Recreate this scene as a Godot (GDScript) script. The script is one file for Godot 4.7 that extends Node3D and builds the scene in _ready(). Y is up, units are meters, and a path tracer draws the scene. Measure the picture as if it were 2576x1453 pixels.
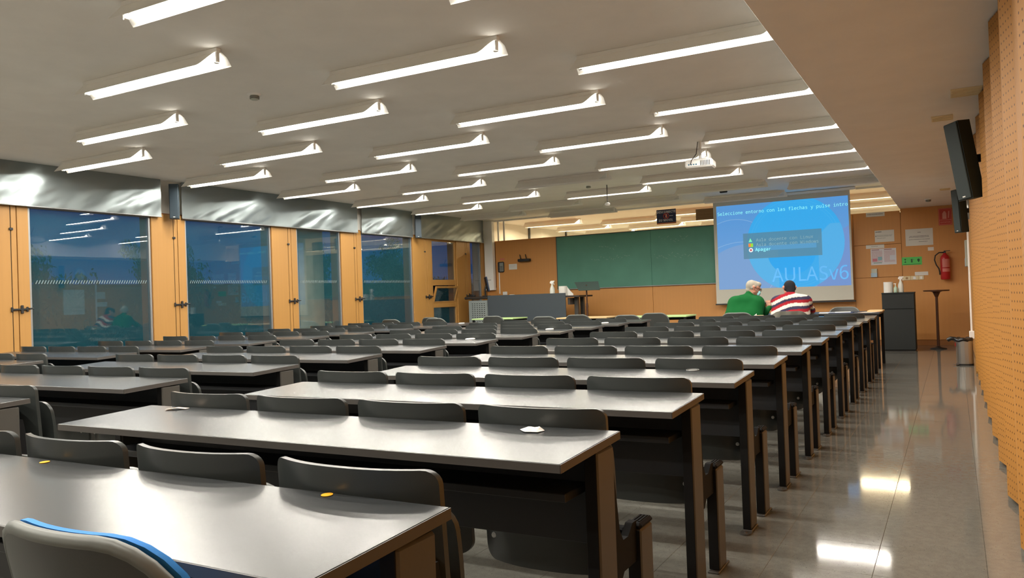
extends Node3D
# University classroom at dusk: rows of tip-up seats and charcoal desks, staggered fluorescent battens,
# timber window piers on one side, perforated timber on the other, a chalkboard and a lit screen in front.

const ROW0 := 1.2999      # distance of the far edge of the first desk
const PITCH := 0.9075     # distance between desk rows
const DESK_W := 2.157
const ZF := -16.4         # face of the front partition
const XL := -9.86         # face of the window piers
const CEIL := 3.02
const SOFFIT_Y := 2.55
const SOFFIT_X := -0.83

var M := {}
var taken := {}
var cam: Camera3D
var rng := RandomNumberGenerator.new()

# ------------------------------------------------------------------ naming and tagging
func numbered(called: String) -> String:
	if not taken.has(called):
		taken[called] = 0
		return called
	taken[called] += 1
	return "%s_%03d" % [called, taken[called]]

func child_name(parent: Node, called: String) -> String:
	var n := 0
	var s := called
	while parent.has_node(NodePath(s)):
		n += 1
		s = "%s_%03d" % [called, n]
	return s

func tag(o: Node, label: String, category: String, group := "") -> Node:
	o.set_meta("label", label)
	o.set_meta("category", category)
	if group != "":
		o.set_meta("group", group)
	return o

func thing(called: String, label: String, category: String, at := Vector3.ZERO, turn := 0.0, group := "") -> Node3D:
	var o := Node3D.new()
	o.name = numbered(called)
	add_child(o)
	o.position = at
	o.rotation.y = turn
	tag(o, label, category, group)
	return o

func part(parent: Node, called: String, mesh: Mesh, mat: Material, at := Vector3.ZERO, b := Basis()) -> MeshInstance3D:
	var o := MeshInstance3D.new()
	o.name = child_name(parent, called)
	o.mesh = mesh
	o.material_override = mat
	o.transform = Transform3D(b, at)
	parent.add_child(o, true)
	return o

func single(called: String, mesh: Mesh, mat: Material, at: Vector3, label: String, category: String, group := "", b := Basis()) -> MeshInstance3D:
	var o := MeshInstance3D.new()
	o.name = numbered(called)
	o.mesh = mesh
	o.material_override = mat
	o.transform = Transform3D(b, at)
	add_child(o)
	tag(o, label, category, group)
	return o

func structure(called: String, label: String, mesh: Mesh = null, mat: Material = null, category := "") -> Node3D:
	var o: Node3D
	if mesh:
		var mi := MeshInstance3D.new()
		mi.mesh = mesh
		mi.material_override = mat
		o = mi
	else:
		o = Node3D.new()
	o.name = numbered(called)
	add_child(o)
	o.set_meta("kind", "structure")
	o.set_meta("label", label)
	o.set_meta("category", category if category != "" else called.split("_")[0])
	return o

# ------------------------------------------------------------------ geometry
func S() -> SurfaceTool:
	var st := SurfaceTool.new()
	st.begin(Mesh.PRIMITIVE_TRIANGLES)
	st.set_smooth_group(-1)
	return st

func done(st: SurfaceTool) -> ArrayMesh:
	st.generate_normals()
	return st.commit()

func tri(st: SurfaceTool, a: Vector3, b: Vector3, c: Vector3, hint: Vector3) -> void:
	if (b - a).cross(c - a).dot(hint) > 0.0:
		st.add_vertex(a); st.add_vertex(c); st.add_vertex(b)
	else:
		st.add_vertex(a); st.add_vertex(b); st.add_vertex(c)

func quad(st: SurfaceTool, a: Vector3, b: Vector3, c: Vector3, d: Vector3, hint: Vector3) -> void:
	tri(st, a, b, c, hint)
	tri(st, a, c, d, hint)

func quad_uv(st: SurfaceTool, p: Array, uv: Array, hint: Vector3) -> void:
	var order := [0, 1, 2, 0, 2, 3]
	if (p[1] - p[0]).cross(p[2] - p[0]).dot(hint) > 0.0:
		order = [0, 2, 1, 0, 3, 2]
	for i in order:
		st.set_uv(uv[i])
		st.add_vertex(p[i])

func box(st: SurfaceTool, c: Vector3, s: Vector3, bev := 0.0, b := Basis()) -> void:
	var h := s * 0.5
	bev = minf(bev, minf(h.x, minf(h.y, h.z)) * 0.95)
	if bev <= 0.0:
		for ax in 3:
			var u := (ax + 1) % 3
			var v := (ax + 2) % 3
			for sg in [-1.0, 1.0]:
				var n := Vector3.ZERO
				n[ax] = sg
				var q := []
				for k in [[-1, -1], [1, -1], [1, 1], [-1, 1]]:
					var p := Vector3.ZERO
					p[ax] = sg * h[ax]
					p[u] = k[0] * h[u]
					p[v] = k[1] * h[v]
					q.append(c + b * p)
				quad(st, q[0], q[1], q[2], q[3], b * n)
		return
	for ax in 3:
		var u := (ax + 1) % 3
		var v := (ax + 2) % 3
		for sg in [-1.0, 1.0]:
			var n := Vector3.ZERO
			n[ax] = sg
			var q := []
			for k in [[-1, -1], [1, -1], [1, 1], [-1, 1]]:
				var p := Vector3.ZERO
				p[ax] = sg * h[ax]
				p[u] = k[0] * (h[u] - bev)
				p[v] = k[1] * (h[v] - bev)
				q.append(c + b * p)
			quad(st, q[0], q[1], q[2], q[3], b * n)
		# the four bevels that run along this axis
		for su in [-1.0, 1.0]:
			for sv in [-1.0, 1.0]:
				var q := []
				for k in [[0, -1], [0, 1], [1, 1], [1, -1]]:
					var p := Vector3.ZERO
					p[ax] = k[1] * (h[ax] - bev)
					p[u] = su * (h[u] if k[0] == 0 else h[u] - bev)
					p[v] = sv * (h[v] - bev if k[0] == 0 else h[v])
					q.append(c + b * p)
				var n := Vector3.ZERO
				n[u] = su
				n[v] = sv
				quad(st, q[0], q[1], q[2], q[3], b * n)
	for sx in [-1.0, 1.0]:
		for sy in [-1.0, 1.0]:
			for sz in [-1.0, 1.0]:
				var p := Vector3(sx * h.x, sy * h.y, sz * h.z)
				var i := Vector3(sx, sy, sz) * bev
				tri(st, c + b * (p - Vector3(0, i.y, i.z)), c + b * (p - Vector3(i.x, 0, i.z)), c + b * (p - Vector3(i.x, i.y, 0)), b * Vector3(sx, sy, sz))

func box_mesh(s: Vector3, bev := 0.0, c := Vector3.ZERO) -> ArrayMesh:
	var st := S()
	box(st, c, s, bev)
	return done(st)

func bar(st: SurfaceTool, lo: Vector3, hi: Vector3, bev := 0.0) -> void:
	box(st, (lo + hi) * 0.5, (hi - lo).abs(), bev)

func bar_mesh(lo: Vector3, hi: Vector3, bev := 0.0) -> ArrayMesh:
	var st := S()
	bar(st, lo, hi, bev)
	return done(st)

func across(d: Vector3) -> Basis:
	var z := d.normalized()
	var x := (Vector3.UP if absf(z.y) < 0.9 else Vector3.RIGHT).cross(z).normalized()
	return Basis(x, z.cross(x), z)

func cyl(st: SurfaceTool, a: Vector3, b: Vector3, r0: float, r1: float, n := 12, caps := true) -> void:
	var f := across(b - a)
	st.set_smooth_group(1)
	for i in n:
		var t0 := TAU * i / n
		var t1 := TAU * (i + 1) / n
		var d0 := f.x * cos(t0) + f.y * sin(t0)
		var d1 := f.x * cos(t1) + f.y * sin(t1)
		quad(st, a + d0 * r0, a + d1 * r0, b + d1 * r1, b + d0 * r1, d0 + d1)
	st.set_smooth_group(-1)
	if caps:
		for i in n:
			var t0 := TAU * i / n
			var t1 := TAU * (i + 1) / n
			var d0 := f.x * cos(t0) + f.y * sin(t0)
			var d1 := f.x * cos(t1) + f.y * sin(t1)
			if r0 > 0.0:
				tri(st, a, a + d0 * r0, a + d1 * r0, -f.z)
			if r1 > 0.0:
				tri(st, b, b + d0 * r1, b + d1 * r1, f.z)

func lathe(st: SurfaceTool, prof: Array, o: Vector3, n := 16, f := Basis()) -> void:
	# prof: [radius, height] from bottom to top
	st.set_smooth_group(1)
	for k in prof.size() - 1:
		var r0: float = prof[k][0]
		var y0: float = prof[k][1]
		var r1: float = prof[k + 1][0]
		var y1: float = prof[k + 1][1]
		for i in n:
			var t0 := TAU * i / n
			var t1 := TAU * (i + 1) / n
			var d0 := Vector3(cos(t0), 0, sin(t0))
			var d1 := Vector3(cos(t1), 0, sin(t1))
			var hint := (d0 + d1) * (y1 - y0) + Vector3(0, -1, 0) * (r1 - r0) * 2.0
			if y1 < y0:
				hint = (d0 + d1) * 0.001 + Vector3(0, -1, 0) * (r1 - r0)
			var a := o + f * (d0 * r0 + Vector3(0, y0, 0))
			var b := o + f * (d1 * r0 + Vector3(0, y0, 0))
			var c := o + f * (d1 * r1 + Vector3(0, y1, 0))
			var d := o + f * (d0 * r1 + Vector3(0, y1, 0))
			if r0 > 0.0:
				tri(st, a, b, c, f * hint)
			if r1 > 0.0:
				tri(st, a, c, d, f * hint)
	st.set_smooth_group(-1)

func tube(st: SurfaceTool, pts: Array, r: float, n := 8) -> void:
	var rings := []
	for i in pts.size():
		var d: Vector3 = (pts[mini(i + 1, pts.size() - 1)] - pts[maxi(i - 1, 0)])
		var f := across(d)
		if i > 0:
			var px: Vector3 = rings[i - 1][1]
			var x := (px - f.z * px.dot(f.z)).normalized()
			f = Basis(x, f.z.cross(x), f.z)
		var ring := []
		for k in n:
			var t := TAU * k / n
			ring.append(pts[i] + (f.x * cos(t) + f.y * sin(t)) * r)
		rings.append([ring, f.x])
	st.set_smooth_group(1)
	for i in pts.size() - 1:
		for k in n:
			var k1 := (k + 1) % n
			var a: Vector3 = rings[i][0][k]
			var b: Vector3 = rings[i][0][k1]
			var c: Vector3 = rings[i + 1][0][k1]
			var d: Vector3 = rings[i + 1][0][k]
			quad(st, a, b, c, d, (a + b + c + d) * 0.25 - (pts[i] + pts[i + 1]) * 0.5)
	st.set_smooth_group(-1)
	for k in n:
		var k1 := (k + 1) % n
		tri(st, pts[0], rings[0][0][k], rings[0][0][k1], pts[0] - pts[1])
		var e: int = pts.size() - 1
		tri(st, pts[e], rings[e][0][k], rings[e][0][k1], pts[e] - pts[e - 1])

func prism(st: SurfaceTool, poly: PackedVector2Array, z0: float, z1: float, t := Transform3D()) -> void:
	var ids := Geometry2D.triangulate_polygon(poly)
	for z in [z0, z1]:
		var n := t.basis * Vector3(0, 0, -1 if z == z0 else 1)
		for i in range(0, ids.size(), 3):
			tri(st, t * Vector3(poly[ids[i]].x, poly[ids[i]].y, z), t * Vector3(poly[ids[i + 1]].x, poly[ids[i + 1]].y, z), t * Vector3(poly[ids[i + 2]].x, poly[ids[i + 2]].y, z), n)
	var ccw := not Geometry2D.is_polygon_clockwise(poly)
	for i in poly.size():
		var a := poly[i]
		var b := poly[(i + 1) % poly.size()]
		var e := b - a
		var n2 := Vector2(e.y, -e.x) if ccw else Vector2(-e.y, e.x)
		quad(st, t * Vector3(a.x, a.y, z0), t * Vector3(b.x, b.y, z0), t * Vector3(b.x, b.y, z1), t * Vector3(a.x, a.y, z1), t.basis * Vector3(n2.x, n2.y, 0))

# a bent plate: columns [x, y_low, y_high], z given by zf(x, y), thickness th
func shell(st: SurfaceTool, cols: Array, nv: int, zf: Callable, th: float) -> void:
	var F := []
	var B := []
	for c in cols:
		var f := []
		var b := []
		for j in nv + 1:
			var x: float = c[0]
			var y: float = lerpf(c[1], c[2], float(j) / nv)
			var z: float = zf.call(x, y)
			f.append(Vector3(x, y, z + th * 0.5))
			b.append(Vector3(x, y, z - th * 0.5))
		F.append(f)
		B.append(b)
	for i in cols.size() - 1:
		for j in nv:
			st.set_smooth_group(1)
			quad(st, F[i][j], F[i + 1][j], F[i + 1][j + 1], F[i][j + 1], Vector3(0, 0, 1))
			st.set_smooth_group(2)
			quad(st, B[i][j], B[i + 1][j], B[i + 1][j + 1], B[i][j + 1], Vector3(0, 0, -1))
	st.set_smooth_group(3)
	var e := cols.size() - 1
	for i in e:
		quad(st, F[i][0], F[i + 1][0], B[i + 1][0], B[i][0], Vector3(0, -1, 0))
		quad(st, F[i][nv], F[i + 1][nv], B[i + 1][nv], B[i][nv], Vector3(0, 1, 0))
	for j in nv:
		quad(st, F[0][j], F[0][j + 1], B[0][j + 1], B[0][j], Vector3(-1, 0, 0))
		quad(st, F[e][j], F[e][j + 1], B[e][j + 1], B[e][j], Vector3(1, 0, 0))
	st.set_smooth_group(-1)

# columns of a rectangle w wide from y0 to y1 with round corners (r_low, r_high)
func round_cols(w: float, y0: float, y1: float, r_low: float, r_high: float, mid := 8) -> Array:
	var xs := []
	var rm := maxf(r_low, r_high)
	for i in 7:
		xs.append(-w * 0.5 + rm * (1.0 - cos(PI * 0.5 * i / 6.0)))
	for i in range(1, mid):
		xs.append(lerpf(-w * 0.5 + rm, w * 0.5 - rm, float(i) / mid))
	for i in 7:
		xs.append(w * 0.5 - rm * (1.0 - cos(PI * 0.5 * (6 - i) / 6.0)))
	var out := []
	for x in xs:
		var e: float = w * 0.5 - absf(x)
		var cut := func(r: float) -> float:
			return r - sqrt(maxf(0.0, r * r - (r - e) * (r - e))) if e < r else 0.0
		out.append([x, y0 + cut.call(r_low), y1 - cut.call(r_high)])
	return out

func lettering(parent: Node, text: String, size: float, at: Vector3, mat: Material, b := Basis(), mono := false, bold := false, align := HORIZONTAL_ALIGNMENT_CENTER) -> MeshInstance3D:
	var f := SystemFont.new()
	f.font_names = PackedStringArray(["Droid Sans Mono" if mono else "Droid Sans"])
	if bold:
		f.font_weight = 700
	var t := TextMesh.new()
	t.font = f
	t.text = text
	t.font_size = 32
	t.pixel_size = size / 32.0
	t.depth = 0.001
	t.curve_step = 2.0
	t.horizontal_alignment = align
	return part(parent, "lettering", t, mat, at, b)

# ------------------------------------------------------------------ materials and textures
func mat(r: int, g: int, b: int, rough := 0.5, metal := 0.0, spec := 0.5) -> StandardMaterial3D:
	var m := StandardMaterial3D.new()
	m.albedo_color = Color(r / 255.0, g / 255.0, b / 255.0)
	m.roughness = rough
	m.metallic = metal
	m.metallic_specular = spec
	m.cull_mode = BaseMaterial3D.CULL_DISABLED
	return m

func noise_tex(size: int, freq: float, seed_: int, lo: float, hi: float, kind := FastNoiseLite.TYPE_SIMPLEX_SMOOTH, octaves := 4) -> ImageTexture:
	var n := FastNoiseLite.new()
	n.noise_type = kind
	n.seed = seed_
	n.frequency = freq
	n.fractal_octaves = octaves
	var im := n.get_seamless_image(size, size)
	im.convert(Image.FORMAT_RGB8)
	for y in size:
		for x in size:
			var v := lerpf(lo, hi, im.get_pixel(x, y).r)
			im.set_pixel(x, y, Color(v, v, v))
	return ImageTexture.create_from_image(im)

func grain(m: StandardMaterial3D, t: Texture2D, scale: Vector3) -> StandardMaterial3D:
	m.albedo_texture = t
	m.uv1_triplanar = true
	m.uv1_world_triplanar = true
	m.uv1_scale = scale
	return m

func glow(r: int, g: int, b: int, e: float) -> StandardMaterial3D:
	var m := mat(r, g, b, 0.5)
	m.emission_enabled = true
	m.emission = Color(r / 255.0, g / 255.0, b / 255.0)
	m.emission_energy_multiplier = e
	return m

func materials() -> void:
	var soft := noise_tex(256, 0.012, 3, 0.975, 1.0)
	var fine := noise_tex(256, 0.12, 5, 0.86, 1.0)
	# the timber: an orange varnished board with a faint upright grain
	var wood_im := Image.create(256, 256, false, Image.FORMAT_RGB8)
	var wn := FastNoiseLite.new()
	wn.seed = 11
	wn.frequency = 0.03
	for y in 256:
		for x in 256:
			var v := 0.975 + 0.02 * wn.get_noise_3d(cos(TAU * x / 256.0) * 90.0, sin(TAU * x / 256.0) * 90.0, sin(TAU * y / 256.0) * 6.0)
			wood_im.set_pixel(x, y, Color(v, v * 0.995, v * 0.985))
	var wood_t := ImageTexture.create_from_image(wood_im)
	M.wood = grain(mat(174, 129, 68, 0.5), wood_t, Vector3(1.6, 0.5, 1.6))
	M.wood_front = grain(mat(208, 148, 82, 0.5), wood_t, Vector3(1.3, 0.4, 1.3))
	M.wood_edge = mat(150, 96, 44, 0.5)
	# perforated board: one hole of a square pattern, repeated
	var perf := Image.create(64, 64, false, Image.FORMAT_RGB8)
	for y in 64:
		for x in 64:
			var d := Vector2(x - 31.5, y - 31.5).length() / 64.0
			var t := smoothstep(0.11, 0.15, d)
			perf.set_pixel(x, y, Color(0.675, 0.465, 0.20).lerp(Color(0.28, 0.15, 0.05), 1.0 - t))
	M.perforated = mat(255, 255, 255, 0.6, 0.0, 0.35)
	M.perforated.albedo_texture = ImageTexture.create_from_image(perf)
	M.ceiling = grain(mat(243, 240, 234, 0.75), soft, Vector3(0.6, 0.6, 0.6))
	M.white = mat(242, 242, 239, 0.5)
	M.plaster = mat(222, 219, 211, 0.8)
	# floor: dark polished terrazzo
	var tz := Image.create(512, 512, false, Image.FORMAT_RGB8)
	rng.seed = 77
	var tn := FastNoiseLite.new()
	tn.seed = 4
	tn.frequency = 0.02
	for y in 512:
		for x in 512:
			var v := 0.86 + 0.06 * tn.get_noise_2d(x, y) + rng.randf_range(-0.07, 0.07)
			tz.set_pixel(x, y, Color(v, v, v * 0.985))
	for k in 1500:
		var q := Vector2i(rng.randi_range(0, 509), rng.randi_range(0, 509))
		var v := rng.randf_range(0.55, 1.0)
		tz.fill_rect(Rect2i(q, Vector2i(rng.randi_range(1, 3), rng.randi_range(1, 3))), Color(v, v, v))
	M.terrazzo = grain(mat(138, 137, 131, 0.068), ImageTexture.create_from_image(tz), Vector3(1.7, 1.7, 1.7))
	M.grout = mat(92, 90, 85, 0.8)
	# desks and seats
	M.desk = grain(mat(52, 55, 57, 0.29), fine, Vector3(9, 9, 9))
	M.desk.roughness_texture = noise_tex(256, 0.25, 9, 0.75, 1.0)
	M.desk_edge = mat(78, 75, 72, 0.45)
	M.desk_panel = mat(40, 42, 46, 0.5)
	M.frame = mat(78, 76, 72, 0.4)
	M.cap = mat(18, 18, 19, 0.65, 0.0, 0.3)
	M.seat = grain(mat(58, 62, 61, 0.3), fine, Vector3(14, 14, 14))
	M.bolt = mat(190, 190, 188, 0.3, 0.9)
	M.chair = grain(mat(66, 68, 66, 0.45), fine, Vector3(10, 10, 10))
	M.chair_rim = mat(98, 102, 98, 0.45)
	M.chrome = mat(180, 180, 182, 0.25, 1.0)
	M.rubber = mat(22, 22, 22, 0.6, 0.0, 0.3)
	M.black = mat(26, 27, 28, 0.45)
	M.dark_steel = mat(60, 62, 64, 0.4, 0.6)
	M.alu = mat(158, 160, 160, 0.4, 0.7)
	M.glass = StandardMaterial3D.new()
	M.glass.albedo_color = Color(0.17, 0.4, 0.46, 0.12)
	M.glass.transparency = BaseMaterial3D.TRANSPARENCY_ALPHA
	M.glass.roughness = 0.0
	M.clear_glass = StandardMaterial3D.new()
	M.clear_glass.albedo_color = Color(0.9, 0.95, 0.92, 0.03)
	M.clear_glass.transparency = BaseMaterial3D.TRANSPARENCY_ALPHA
	M.clear_glass.roughness = 0.0
	M.silver = mat(132, 141, 143, 0.34, 0.8)
	M.board = grain(mat(84, 142, 124, 0.62), noise_tex(256, 0.01, 21, 0.93, 1.0), Vector3(0.5, 0.5, 0.5))
	M.tube = glow(255, 250, 238, 22.0)
	M.tube_off = mat(225, 226, 222, 0.4)
	M.tube_warm = glow(255, 238, 204, 18.0)
	M.reflector = mat(240, 238, 233, 0.5)
	M.reflector.backlight_enabled = true
	M.reflector.backlight = Color(0.36, 0.35, 0.33)
	M.speaker = mat(36, 46, 44, 0.7)
	M.speaker_blue = mat(52, 66, 76, 0.6)
	M.steel = mat(176, 174, 170, 0.3, 0.9)
	M.red = mat(176, 34, 36, 0.35)
	M.sign_red = mat(190, 62, 50, 0.5)
	M.paper = mat(226, 224, 218, 0.8)
	M.yellow = mat(244, 176, 20, 0.5)
	M.skin = mat(214, 158, 132, 0.5)

# ------------------------------------------------------------------ camera, sky, exposure
func view() -> void:
	cam = Camera3D.new()
	cam.name = "camera"
	add_child(cam)
	cam.position = Vector3(0, 1.1721, 0)
	cam.basis = Basis(Vector3.UP, 0.5104) * Basis(Vector3.RIGHT, 0.0096) * Basis(Vector3.BACK, -0.0359)
	cam.fov = rad_to_deg(2.0 * atan(726.5 / 1983.04))
	cam.near = 0.05
	cam.far = 300.0
	cam.current = true
	var e := Environment.new()
	var sky := Sky.new()
	var sm := ProceduralSkyMaterial.new()
	sm.sky_top_color = Color(0.04, 0.16, 0.42)
	sm.sky_horizon_color = Color(0.16, 0.36, 0.66)
	sm.ground_horizon_color = Color(0.1, 0.2, 0.32)
	sm.ground_bottom_color = Color(0.03, 0.05, 0.07)
	sm.sky_energy_multiplier = 0.75
	sky.sky_material = sm
	e.background_mode = Environment.BG_SKY
	e.sky = sky
	e.background_energy_multiplier = 1.0
	e.tonemap_mode = Environment.TONE_MAPPER_LINEAR
	e.tonemap_exposure = 1.0
	e.sdfgi_enabled = true
	e.ssao_enabled = true
	e.ssil_enabled = true
	var w := WorldEnvironment.new()
	w.name = "world"
	w.environment = e
	add_child(w)

func in_view(p: Vector3, margin := 90.0) -> bool:
	var l := cam.transform.affine_inverse() * p
	if l.z > -0.1:
		return false
	var x := 1288.0 + 1983.0 * l.x / -l.z
	return x > -margin and x < 2576.0 + margin

# ------------------------------------------------------------------ room shell
func room() -> void:
	# floor: a slab, and 40 cm terrazzo tiles on it
	var fl := structure("floor", "dark grey polished terrazzo floor of square tiles", bar_mesh(Vector3(-10.1, -0.2, ZF - 0.1), Vector3(0.5, -0.012, 2.7)), M.grout, "floor")
	var tile := bar_mesh(Vector3(-0.2021, -0.012, -0.2021), Vector3(0.2021, 0, 0.2021), 0.001)
	var rest := S()
	var places := []
	for i in range(-25, 3):
		for k in range(-46, 8):
			var p := Vector3(-0.327 + 0.2025 + 0.405 * i, 0, -3.465 + 0.2025 + 0.405 * k)
			if p.x < XL - 0.15 or p.x > 0.42 or p.z < ZF or p.z > 2.6:
				continue
			places.append(p)
	# the tiles that show largest: along the side aisle, in front of the camera
	places.sort_custom(func(a, b): return tile_rank(a) < tile_rank(b))
	for i in places.size():
		var p: Vector3 = places[i]
		if i < 290:
			part(fl, "tile", tile, M.terrazzo, p)
		else:
			bar(rest, p + Vector3(-0.2021, -0.012, -0.2021), p + Vector3(0.2021, 0, 0.2021), 0.0)
	var ro := part(fl, "tile_field", done(rest), M.terrazzo)
	ro.set_meta("kind", "stuff")
	# ceiling and the lowered soffit along the aisle
	structure("ceiling", "white painted flat ceiling", bar_mesh(Vector3(-10.1, CEIL, ZF - 0.05), Vector3(SOFFIT_X, CEIL + 0.2, 2.7)), M.ceiling, "ceiling")
	structure("ceiling", "lowered white soffit above the side aisle", bar_mesh(Vector3(SOFFIT_X, SOFFIT_Y, ZF - 0.05), Vector3(0.5, CEIL + 0.2, 2.7), 0.004), M.ceiling, "ceiling")
	# back wall, behind the camera
	structure("wall_back", "white wall at the back of the classroom", bar_mesh(Vector3(-10.1, 0, 2.5), Vector3(0.5, CEIL, 2.7)), M.plaster, "wall")
	window_side()
	front_wall()
	right_wall()
	next_room()

func tile_rank(p: Vector3) -> float:
	if p.z > -2.2:
		return 1000.0 - p.z
	return -p.z * 0.55 + (0.0 if p.x > -1.3 else (-p.x - 1.3) * 4.0)

func window_side() -> void:
	var piers := [[2.4, 1.9], [0.2, -0.35], [-2.6, -3.2], [-4.95, -5.545], [-7.237, -7.807], [-9.489, -10.072], [-11.187, -11.772], [-13.402, -14.082], [-15.072, -15.667], [-16.15, -16.4]]
	var wall := structure("wall_left", "window wall of orange timber piers between tall panes", bar_mesh(Vector3(XL - 0.25, 2.52, ZF - 0.1), Vector3(XL - 0.03, CEIL, 2.7)), M.plaster, "wall")
	part(wall, "plinth", bar_mesh(Vector3(XL - 0.25, -0.2, ZF - 0.1), Vector3(XL - 0.03, 0.08, 2.7), 0.003), M.wood_edge)
	var plate := box_mesh(Vector3(0.012, 0.05, 0.05), 0.004)
	for i in piers.size():
		var z0: float = piers[i][0]
		var z1: float = piers[i][1]
		var w := z0 - z1
		var pier := part(wall, "timber_pier", bar_mesh(Vector3(XL - 0.25, 0.08, z1), Vector3(XL - 0.022, 2.55, z0)), M.wood_edge)
		# three boards with grooves between them
		var cuts := [0.0, 0.64, 0.76, 1.0]
		for k in 3:
			var a: float = z0 - w * cuts[k]
			var b: float = z0 - w * cuts[k + 1]
			part(pier, "board", bar_mesh(Vector3(XL - 0.022, 0.08, b + 0.005), Vector3(XL, 2.53, a - 0.005), 0.003), M.wood)
		if i == piers.size() - 1:
			continue
		# the bolt rod in the groove, its guide and the latch
		var zr := z0 - w * 0.64
		var rod := S()
		cyl(rod, Vector3(XL - 0.012, 0.1, zr), Vector3(XL - 0.012, 2.5, zr), 0.006, 0.006, 6)
		part(pier, "bolt_rod", done(rod), M.black)
		var guide := S()
		box(guide, Vector3(XL + 0.008, 2.2, zr), Vector3(0.018, 0.03, 0.045), 0.004)
		part(pier, "rod_guide", done(guide), M.black)
		var la := S()
		box(la, Vector3(XL + 0.014, 1.23, zr - 0.075), Vector3(0.02, 0.022, 0.19), 0.005)
		for dz in [0.015, -0.165]:
			box(la, Vector3(XL + 0.012, 1.23, zr + dz), Vector3(0.022, 0.06, 0.024), 0.006)
		box(la, Vector3(XL + 0.016, 1.23, zr - 0.1), Vector3(0.026, 0.1, 0.03), 0.006)
		cyl(la, Vector3(XL + 0.02, 1.236, zr - 0.18), Vector3(XL + 0.03, 1.238, zr - 0.23), 0.011, 0.009, 8)
		part(pier, "latch", done(la), M.black)
	# windows between the piers
	for i in piers.size() - 1:
		var a: float = piers[i][1]
		var b: float = piers[i + 1][0]
		var n := i - 2
		if n < 1:
			n = 8 - i
		glazing("window_%d" % n, a, b, i == 7)
	# silver roller blinds pulled down over the top of the windows
	blind(2.3, -3.1, "silver roller blind beside the camera end of the window wall", 1)
	blind(-3.2, -7.37, "crumpled silver roller blind above the two panes nearest the camera", 2)
	blind(-7.72, -11.62, "long silver roller blind, second along the window wall", 3)
	blind(-11.74, -13.36, "short silver roller blind between two dark loudspeakers and posts", 4)
	blind(-13.62, -16.2, "silver roller blind closest to the chalkboard wall", 5)

func glazing(called: String, a: float, b: float, hopper: bool) -> void:
	var xg := XL - 0.05
	var labels := {"window_1": "tall window pane with striped manifestation band, nearest to the camera", "window_2": "tall window pane mirroring the blue screen", "window_3": "narrow window pane in front of the pale outdoor column", "window_4": "dark tall window pane between third and fourth timber piers", "window_5": "timber framed window with a tilted hopper sash", "window_6": "narrow window pane beside the white wall box", "window_7": "window pane level with the camera", "window_8": "window pane behind the camera"}
	var w := structure(called, labels.get(called, "tall window pane in the timber wall"), null, null, "window")
	var fm = M.wood if hopper else M.alu
	var t := 0.055 if hopper else 0.028
	var fr := S()
	bar(fr, Vector3(xg - 0.03, 0.08, b), Vector3(xg + 0.03, 0.08 + t, a), 0.003)
	bar(fr, Vector3(xg - 0.03, 2.5 - t, b), Vector3(xg + 0.03, 2.53, a), 0.003)
	bar(fr, Vector3(xg - 0.03, 0.08 + t, b), Vector3(xg + 0.03, 2.5 - t, b + t), 0.003)
	bar(fr, Vector3(xg - 0.03, 0.08 + t, a - t), Vector3(xg + 0.03, 2.5 - t, a), 0.003)
	part(w, "frame", done(fr), fm)
	var spans := [[0.08 + t, 2.5 - t]]
	if hopper:
		for y in [[0.99, 1.085], [1.475, 1.6]]:
			part(w, "rail", bar_mesh(Vector3(xg - 0.03, y[0], b + t), Vector3(xg + 0.03, y[1], a - t), 0.003), M.wood)
		spans = [[0.08 + t, 0.99], [1.6, 2.5 - t]]
		# the sash leans into the room, hinged along its lower edge
		var sash := Node3D.new()
		sash.name = "hopper_sash"
		w.add_child(sash)
		sash.position = Vector3(xg, 1.09, 0)
		sash.rotation.z = -0.28
		var sf := S()
		var h := 0.375
		bar(sf, Vector3(-0.02, 0, b + t + 0.004), Vector3(0.02, 0.035, a - t - 0.004), 0.003)
		bar(sf, Vector3(-0.02, h - 0.035, b + t + 0.004), Vector3(0.02, h, a - t - 0.004), 0.003)
		bar(sf, Vector3(-0.02, 0.035, b + t + 0.004), Vector3(0.02, h - 0.035, b + t + 0.04), 0.003)
		bar(sf, Vector3(-0.02, 0.035, a - t - 0.04), Vector3(0.02, h - 0.035, a - t - 0.004), 0.003)
		part(sash, "sash_frame", done(sf), M.wood)
		part(sash, "pane", bar_mesh(Vector3(-0.003, 0.035, b + t + 0.04), Vector3(0.003, h - 0.035, a - t - 0.04)), M.glass)
	for s in spans:
		for dx in [0.008, -0.012]:
			part(w, "pane", bar_mesh(Vector3(xg + dx - 0.003, s[0], b + t), Vector3(xg + dx + 0.003, s[1], a - t)), M.glass)
	if not hopper and a - b > 1.0:
		# band of slanted dashes stuck to the glass
		var ds := S()
		var z := a - 0.08
		while z > b + 0.1:
			var x := xg + 0.0125
			quad(ds, Vector3(x, 1.54, z), Vector3(x, 1.54, z - 0.012), Vector3(x, 1.585, z - 0.034), Vector3(x, 1.585, z - 0.022), Vector3(1, 0, 0))
			z -= 0.036
		var o := part(w, "manifestation_band", done(ds), M.band)
		o.set_meta("kind", "stuff")

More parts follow.
